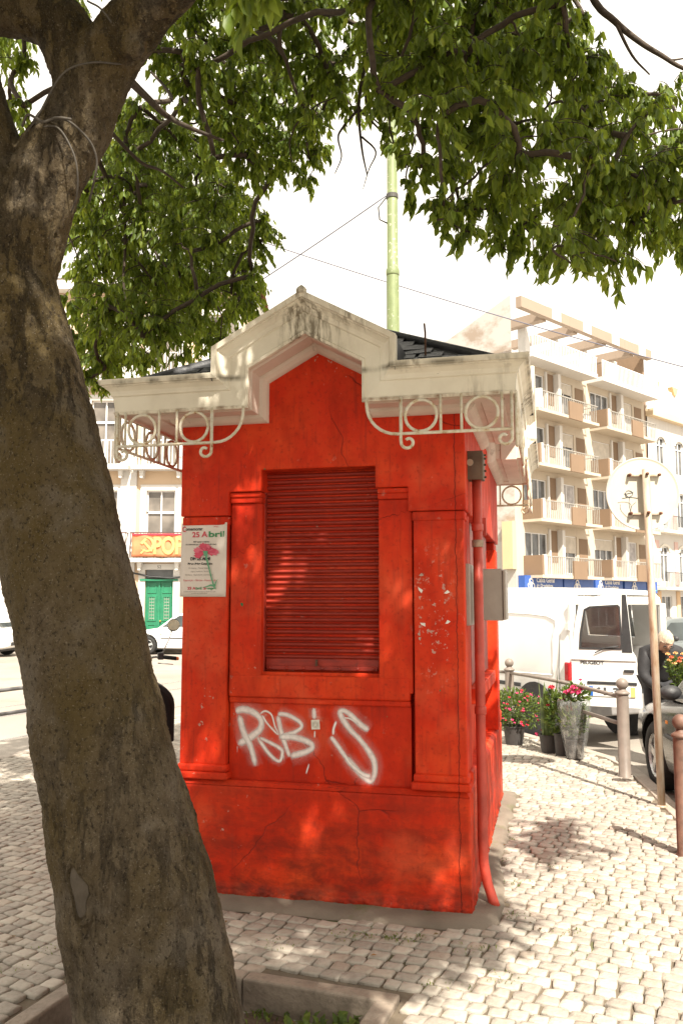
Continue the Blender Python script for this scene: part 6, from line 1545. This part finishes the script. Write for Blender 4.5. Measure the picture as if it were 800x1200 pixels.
# bouquet in clear wrap
s4 = empty('wrapped_bouquet', (2.415,9.12,0), 0, 'clear-wrapped geranium in a bucket with pink blooms on top', 'plant', 'potted plants for sale on the pavement')
pot(s4, .10, .20); m = MB(); leaves_ball(m, (0,0,.42), .125, .125, .16, 420, .065, .5); leaves_ball(m, (.02,0,.66), .14, .12, .09, 240, .06, .4); tag(m.build('leaves', PLG, s4, smooth=True, fix=False), kind='stuff')
stems(s4, [[(.03*math.cos(a),.03*math.sin(a),.18),(.05*math.cos(a),.05*math.sin(a),.4),(.09*math.cos(a),.09*math.sin(a),.64)] for a in [i*.9 for i in range(7)]], .005)
for q, r_ in (((-.05,-.10,.68),.045),((.01,-.11,.67),.045),((-.02,-.09,.72),.04),((.05,-.08,.70),.04),((-.09,-.06,.67),.035),((.07,-.02,.80),.02)): bloom(s4, q, r_, FPK, 12)
WRAP = NM('clear_film'); _t = WRAP.n.new('ShaderNodeBsdfTransparent'); _t.inputs[0].default_value = (.93,.94,.93,1); _g = WRAP.n.new('ShaderNodeBsdfGlossy'); _g.inputs['Roughness'].default_value = .18
_d = WRAP.n.new('ShaderNodeBsdfDiffuse'); _d.inputs[0].default_value = (.7,.7,.7,1); _m1 = WRAP.n.new('ShaderNodeMixShader'); _m2 = WRAP.n.new('ShaderNodeMixShader')
WRAP.l.new(WRAP.ramp(WRAP.noise(14, 4), [(.45, .06), (.7, .5)]), _m1.inputs[0]); WRAP.l.new(_t.outputs[0], _m1.inputs[1]); WRAP.l.new(_g.outputs[0], _m1.inputs[2])
_m2.inputs[0].default_value = .10; WRAP.l.new(_m1.outputs[0], _m2.inputs[1]); WRAP.l.new(_d.outputs[0], _m2.inputs[2]); WRAP.l.new(_m2.outputs[0], WRAP.out.inputs[0])
m = MB(); N = 36
for h, r_ in ((.015,.09),(.2,.118),(.32,.14),(.46,.16),(.56,.165),(.60,.155)):
    for k in range(N): q = r_*(1+.06*math.sin(k*2.7+h*9)+.04*math.sin(k*1.3)); m.v.append((q*math.cos(2*PI*k/N), q*math.sin(2*PI*k/N), h + (.015*math.sin(k*1.9) if h > .5 else 0)))
m.f = [(i*N+k, i*N+(k+1) % N, (i+1)*N+(k+1) % N, (i+1)*N+k) for i in range(5) for k in range(N)]; m.build('plastic_wrap', WRAP.m, s4, smooth=True, fix=False)

# ================================================================ the person carrying a rose plant
PX, PY = 3.44, 9.36
SKIN = plain('skin', (.50,.30,.21), .55, 0, .08, 14); JKT = plain('black_jacket', (.020,.019,.021), .75, 0, .25, 10, .3); TRS = plain('dark_trousers', (.018,.018,.022), .8, 0, .2, 10, .3); HAIR = plain('pale_blond_hair', (.52,.42,.31), .6, 0, .25, 60, .3)
person = empty('person', (PX, PY, -.12), 0, 'person in a black jacket stooping over a rose plant behind the dark car', 'person')
def skin_mesh(name, verts, edges, radii, mat, parent, root=0, sub=2):
    me = bpy.data.meshes.new(name); me.from_pydata(verts, edges, []); o = add_ob(name, me, parent, mat)
    md = o.modifiers.new('skin','SKIN'); sv = me.skin_vertices[0].data
    for i, r_ in enumerate(radii): sv[i].radius = (r_, r_) if not isinstance(r_, tuple) else r_; sv[i].use_root = (i == root)
    md.use_smooth_shade = True
    s_ = o.modifiers.new('sub','SUBSURF'); s_.levels = sub; s_.render_levels = sub
    return o
# joints in person coordinates (z from the road): stooped, head bowed over the hands
J = dict(pel=(0,.12,.86), wst=(0,.10,1.00), cst=(-.01,.0,1.16), nck=(-.02,-.10,1.26), hd0=(-.02,-.15,1.29), hd1=(-.025,-.20,1.32),
 sL=(-.185,-.0,1.185), eL=(-.235,-.06,.94), wL=(-.10,-.27,.80), sR=(.175,-.0,1.185), eR=(.22,-.06,.94), wR=(.12,-.27,.82),
 hL=(-.09,.12,.82), kL=(-.10,.06,.45), aL=(-.10,.12,.09), tL=(-.10,-.06,.035), hR=(.09,.12,.82), kR=(.10,.05,.45), aR=(.10,.12,.09), tR=(.10,-.06,.035))
N_ = list(J); ix = {k: i for i, k in enumerate(N_)}; R_ = dict(pel=.135, wst=.125, cst=.14, nck=.06, hd0=.062, hd1=.06, sL=.066, eL=.043, wL=.028, sR=.066, eR=.043, wR=.028, hL=.085, kL=.058, aL=.04, tL=.035, hR=.085, kR=.058, aR=.04, tR=.035)
ED = [('pel','wst'),('wst','cst'),('cst','nck'),('nck','hd0'),('hd0','hd1'),('cst','sL'),('sL','eL'),('eL','wL'),('cst','sR'),('sR','eR'),('eR','wR'),('pel','hL'),('hL','kL'),('kL','aL'),('aL','tL'),('pel','hR'),('hR','kR'),('kR','aR'),('aR','tR')]
body = skin_mesh('body', [J[k] for k in N_], [(ix[a], ix[b]) for a, b in ED], [R_[k] for k in N_], SKIN, person)
jn = ['pel','wst','cst','nck','sL','eL','wL','sR','eR','wR']; ji = {k: i for i, k in enumerate(jn)}
skin_mesh('jacket', [J[k] for k in jn], [(ji[a], ji[b]) for a, b in ED if a in ji and b in ji], [(R_[k]+.022 if k not in ('nck','wL','wR') else R_[k]+.014) for k in jn], JKT, person)
tn = ['pel','hL','kL','aL','hR','kR','aR']; ti = {k: i for i, k in enumerate(tn)}
skin_mesh('trousers', [J[k] for k in tn], [(ti[a], ti[b]) for a, b in ED if a in ti and b in ti], [R_[k]+.016 for k in tn], TRS, person)
# head with brow, nose, ears; bowed forward
hm = MB(); NU, NVv = 20, 14
for j in range(NVv+1):
    ph_ = PI*j/NVv
    for i in range(NU):
        th = 2*PI*i/NU; x, y, z = math.sin(ph_)*math.cos(th), math.sin(ph_)*math.sin(th), math.cos(ph_)
        fx = 1 - .22*max(0, -z); r_ = Vector((x*.073*fx, y*.095*(1-.10*max(0,-z)), z*.115))
        if y < -.75 and -.35 < z < .12: r_.y -= .022*max(0, 1-abs(x)*4.5)
        if y < -.6 and .05 < z < .25: r_.y -= .006
        hm.v.append(tuple(r_))
hm.f = [(j*NU+i, j*NU+(i+1) % NU, (j+1)*NU+(i+1) % NU, (j+1)*NU+i) for j in range(NVv) for i in range(NU)]
HD = Matrix.Translation((-.025,-.175,1.315)) @ Matrix.Rotation(rad(38), 4, 'X')
def head_part(name, m, mat, **k):
    m.v = [tuple(HD @ Vector(p)) for p in m.v]; return m.build(name, mat, person, smooth=True, **k)
head_part('face', hm, SKIN)
ha = MB()
for j in range(10):
    ph_ = PI*.62*j/9
    for i in range(24):
        th = 2*PI*i/24; lim = 1 if math.sin(th) > -.35 else .62
        p = min(ph_, PI*.62*lim); q = 1.12 + .03*math.sin(i*5+j*2)
        ha.v.append((math.sin(p)*math.cos(th)*.075*q, math.sin(p)*math.sin(th)*.097*q+.008, math.cos(p)*.117*q))
ha.f = [(j*24+i, j*24+(i+1) % 24, (j+1)*24+(i+1) % 24, (j+1)*24+i) for j in range(9) for i in range(24)]
head_part('hair', ha, HAIR)
for s_ in (-1, 1):
    e_ = MB().lathe([(.001,-.006),(.016,-.004),(.02,.0),(.001,.006)], 10, (s_*.074,.005,-.01), 'x'); head_part('ear', e_, SKIN)
    e_ = MB().tube([(s_*.033+.024*math.cos(u), -.098, .012+.017*math.sin(u)) for u in [k*PI/8 for k in range(17)]], .0025, 5, cap=False); head_part('spectacles', e_, DARKP)
    e_ = MB().lathe([(.001,-.007),(.008,-.004),(.009,.002),(.001,.006)], 8, (s_*.033,-.087,.014), 'y'); head_part('eye', e_, DARKP)
    # hand: palm with four fingers and a thumb closing round the pot
    wv = Vector(J['wL' if s_ < 0 else 'wR']); pv = wv + Vector((.055*-s_*.6, -.055, -.035)); vv = [tuple(wv), tuple((wv+pv)/2), tuple(pv)]; ee = [(0,1),(1,2)]; rr = [.024,(.030,.020),(.032,.017)]
    hnd = skin_mesh('hand', vv, ee, rr, SKIN, person, 0, 2)
    for f in range(4):
        b_ = pv + Vector((0, .004, .022-.016*f)); t1 = b_ + Vector((-s_*.022, -.026, -.004)); t2 = t1 + Vector((-s_*.026, -.004, -.006)); t3 = t2 + Vector((-s_*.014, .012, -.004))
        skin_mesh('finger', [tuple(b_), tuple(t1), tuple(t2), tuple(t3)], [(0,1),(1,2),(2,3)], [.0095,.009,.0085,.007], SKIN, hnd, 0, 1)
    b_ = (wv+pv)/2 + Vector((-s_*.012,.0,.022)); t1 = b_ + Vector((-s_*.026,-.012,.014)); t2 = t1 + Vector((-s_*.022,-.016,-.002))
    skin_mesh('thumb', [tuple(b_), tuple(t1), tuple(t2)], [(0,1),(1,2)], [.0115,.010,.008], SKIN, hnd, 0, 1)
    m = MB(); m.lathe([(.055,0),(.06,.03),(.05,.07),(.03,.085)], 12); m.v = [(x*.75+(s_*.10), y*1.9+.02, z) for x, y, z in m.v]; m.build('shoe', DARKP, person, smooth=True)
rp = empty('potted_rose', (PX+.015, PY-.345, -.12+.66), 0, 'dark pot of yellow and orange roses held by the stooping person', 'plant', 'potted plants for sale on the pavement')
pot(rp, .075, .15); m = MB(); leaves_ball(m, (.05,0,.30), .11, .09, .14, 330, .05, .3); leaves_ball(m, (-.02,-.02,.42), .10, .08, .08, 160, .045, .3); leaves_ball(m, (.12,0,.24), .08, .08, .12, 160, .05, .2)
tag(m.build('leaves', PLG, rp, smooth=True, fix=False), kind='stuff')
stems(rp, [[(.02*math.cos(a),.02*math.sin(a),.13),(.05*math.cos(a),.05*math.sin(a),.3),(.08*math.cos(a),.06*math.sin(a),.47)] for a in [i*.8 for i in range(8)]], .004)
for k, q in enumerate([(-.10,-.05,.53),(-.07,-.07,.50),(-.02,-.05,.54),(.02,-.07,.49),(.06,-.04,.53),(.09,-.05,.50),(-.05,-.09,.44),(.0,-.09,.46),(.15,-.03,.46),(.13,-.04,.47),(-.09,-.06,.47),(.05,-.08,.42)]): bloom(rp, q, .026, (FYL, FOR, FYL, FOR)[k % 4], 10)

# ================================================================ scooter parked behind the tree
sc = empty('scooter', (-1.89,8.10,0), rad(107.8), 'black scooter with round mirror parked between the tree trunk and the kiosk', 'scooter')
BLK = plain('black_scooter_plastic', (.012,.012,.013), .7, 0, .2, 8, .1, .2); RDK = plain('dark_red_shell', (.10,.01,.012), .3)
CHR = plain('chrome', (.6,.6,.6), .12, 1, .03)
# local x points forward (away), y left
def loft(name, rows, mat):
    m = MB(); n = 16
    for x, zc, hw, hh in rows:
        for k in range(n):
            a = 2*PI*k/n; ca, sa = math.cos(a), math.sin(a); m.v.append((x, hw*abs(ca)**.7*(1 if ca > 0 else -1), zc+hh*abs(sa)**.7*(1 if sa > 0 else -1)))
    m.f = [(i*n+k, i*n+(k+1) % n, (i+1)*n+(k+1) % n, (i+1)*n+k) for i in range(len(rows)-1) for k in range(n)] + [tuple(range(n)), tuple((len(rows)-1)*n+k for k in range(n))]
    return m.build(name, mat, sc, smooth=True)
loft('rear_body', [(-.78,.62,.07,.06),(-.70,.60,.15,.13),(-.40,.56,.19,.18),(-.05,.50,.18,.16),(.10,.40,.14,.10)], RDK)
loft('seat', [(-.66,.80,.08,.04),(-.55,.81,.15,.06),(-.1,.79,.16,.06),(.08,.77,.10,.045)], BLK)
# rounded top box behind the seat
tb = MB(); n = 24
prof_ = [(.20*math.cos(a)*(1.0), .20*math.sin(a)) for a in [PI*k/12 for k in range(13)]]
sh_ = [(-.235,.0),(-.235,.30)] + [(-.235*math.cos(PI*k/12), .30+.19*math.sin(PI*k/12)) for k in range(1,12)] + [(.235,.30),(.235,.0)]
m = MB()
for x, k_ in ((-.95,.86),(-.92,1.0),(-.62,1.0),(-.58,.9)): m.v += [(x, y*k_, .46+ (z*(.5+.5*k_))) for y, z in sh_]
q = len(sh_); m.f = [(i*q+j, i*q+(j+1) % q, (i+1)*q+(j+1) % q, (i+1)*q+j) for i in range(3) for j in range(q)] + [tuple(range(q)), tuple(3*q+j for j in range(q))]
m.build('top_box', BLK, sc, smooth=False, bevel=.015)
MB().box(-.965,-.95,-.14,.14,.58,.60).build('box_seam', DARKP, sc)
loft('leg_shield', [(.30,.62,.20,.30),(.36,.62,.24,.36),(.42,.62,.20,.32)], RDK)
MB().box(.05,.34,-.16,.16,.26,.30).build('footboard', BLK, sc, bevel=.01)
MB().tube([(.62,0,.27),(.50,0,.62),(.42,0,1.0)], .03, 10).build('steering_column', BLK, sc, smooth=True)
MB().tube([(.36,-.37,1.06),(.40,-.2,1.08),(.42,0,1.04),(.40,.2,1.08),(.36,.37,1.06)], .014, 10).build('handlebar', CHR, sc, smooth=True)
loft('headset', [(.34,1.04,.06,.05),(.40,1.05,.17,.075),(.48,1.04,.14,.08),(.52,1.03,.08,.06)], BLK)
for s_ in (-1, 1):
    g_ = MB().tube([(.36,s_*.40,1.06),(.375,s_*.28,1.075)], .020, 12).build('grip', BLK, sc, smooth=True); MB().lathe([(.016,-.012),(.018,0),(.016,.012)], 10, (.36,s_*.41,1.06),'y').build('bar_end', plain('orange_bar_end', (.6,.14,.03), .5), g_)
    MB().box(.36,.41,s_*.25-.03,s_*.25+.03,1.05,1.12).build('switch_block', DARKP, sc, bevel=.01)
    MB().tube([(.39,s_*.26,1.10),(.40,s_*.33,1.25),(.40,s_*.36,1.34)], .006, 8).build('mirror_stem', CHR, sc, smooth=True)
    mi = MB().lathe([(.001,.02),(.05,.016),(.062,.0),(.060,-.008)], 24, (.40,s_*.37,1.385), 'x', cap=False).build('mirror', BLK, sc, smooth=True)
    gm = MB().lathe([(.001,-.004),(.058,-.004)], 24, (0,0,0), 'x', cap=False); gm.v = [(x-.012-.0*z, y, z) for x, y, z in gm.v]; go_ = gm.build('mirror_glass', plain('mirror_silver', (.75,.75,.75), .02, 1, .01), mi); go_.location = (.40,s_*.37,1.385); go_.rotation_euler = (0, .30, -.08)
    MB().tube([(.34,s_*.22,1.02),(.28,s_*.36,1.01)], .006, 6).build('brake_lever', CHR, sc, smooth=True)
for ax in (-.55, .66):
    wh = bpy.data.objects.new('wheel', None); COL.objects.link(wh); wh.parent = sc; wh.location = (ax, 0, .23)
    MB().lathe([(.15,-.05),(.20,-.055),(.23,-.03),(.23,.03),(.20,.055),(.15,.05)], 28, axis='y', cap=False).build('tyre', TYRE, wh, smooth=True); MB().lathe([(.01,-.045),(.155,-.045),(.155,.045),(.01,.045)], 24, axis='y').build('rim', ALLOY, wh)
loft('front_mudguard', [(.45,.44,.05,.03),(.60,.50,.075,.03),(.78,.44,.05,.03)], RDK)
MB().tube([(-.1,.18,.25),(-.02,.28,.0)], .012, 8).build('side_stand', CHR, sc, smooth=True)
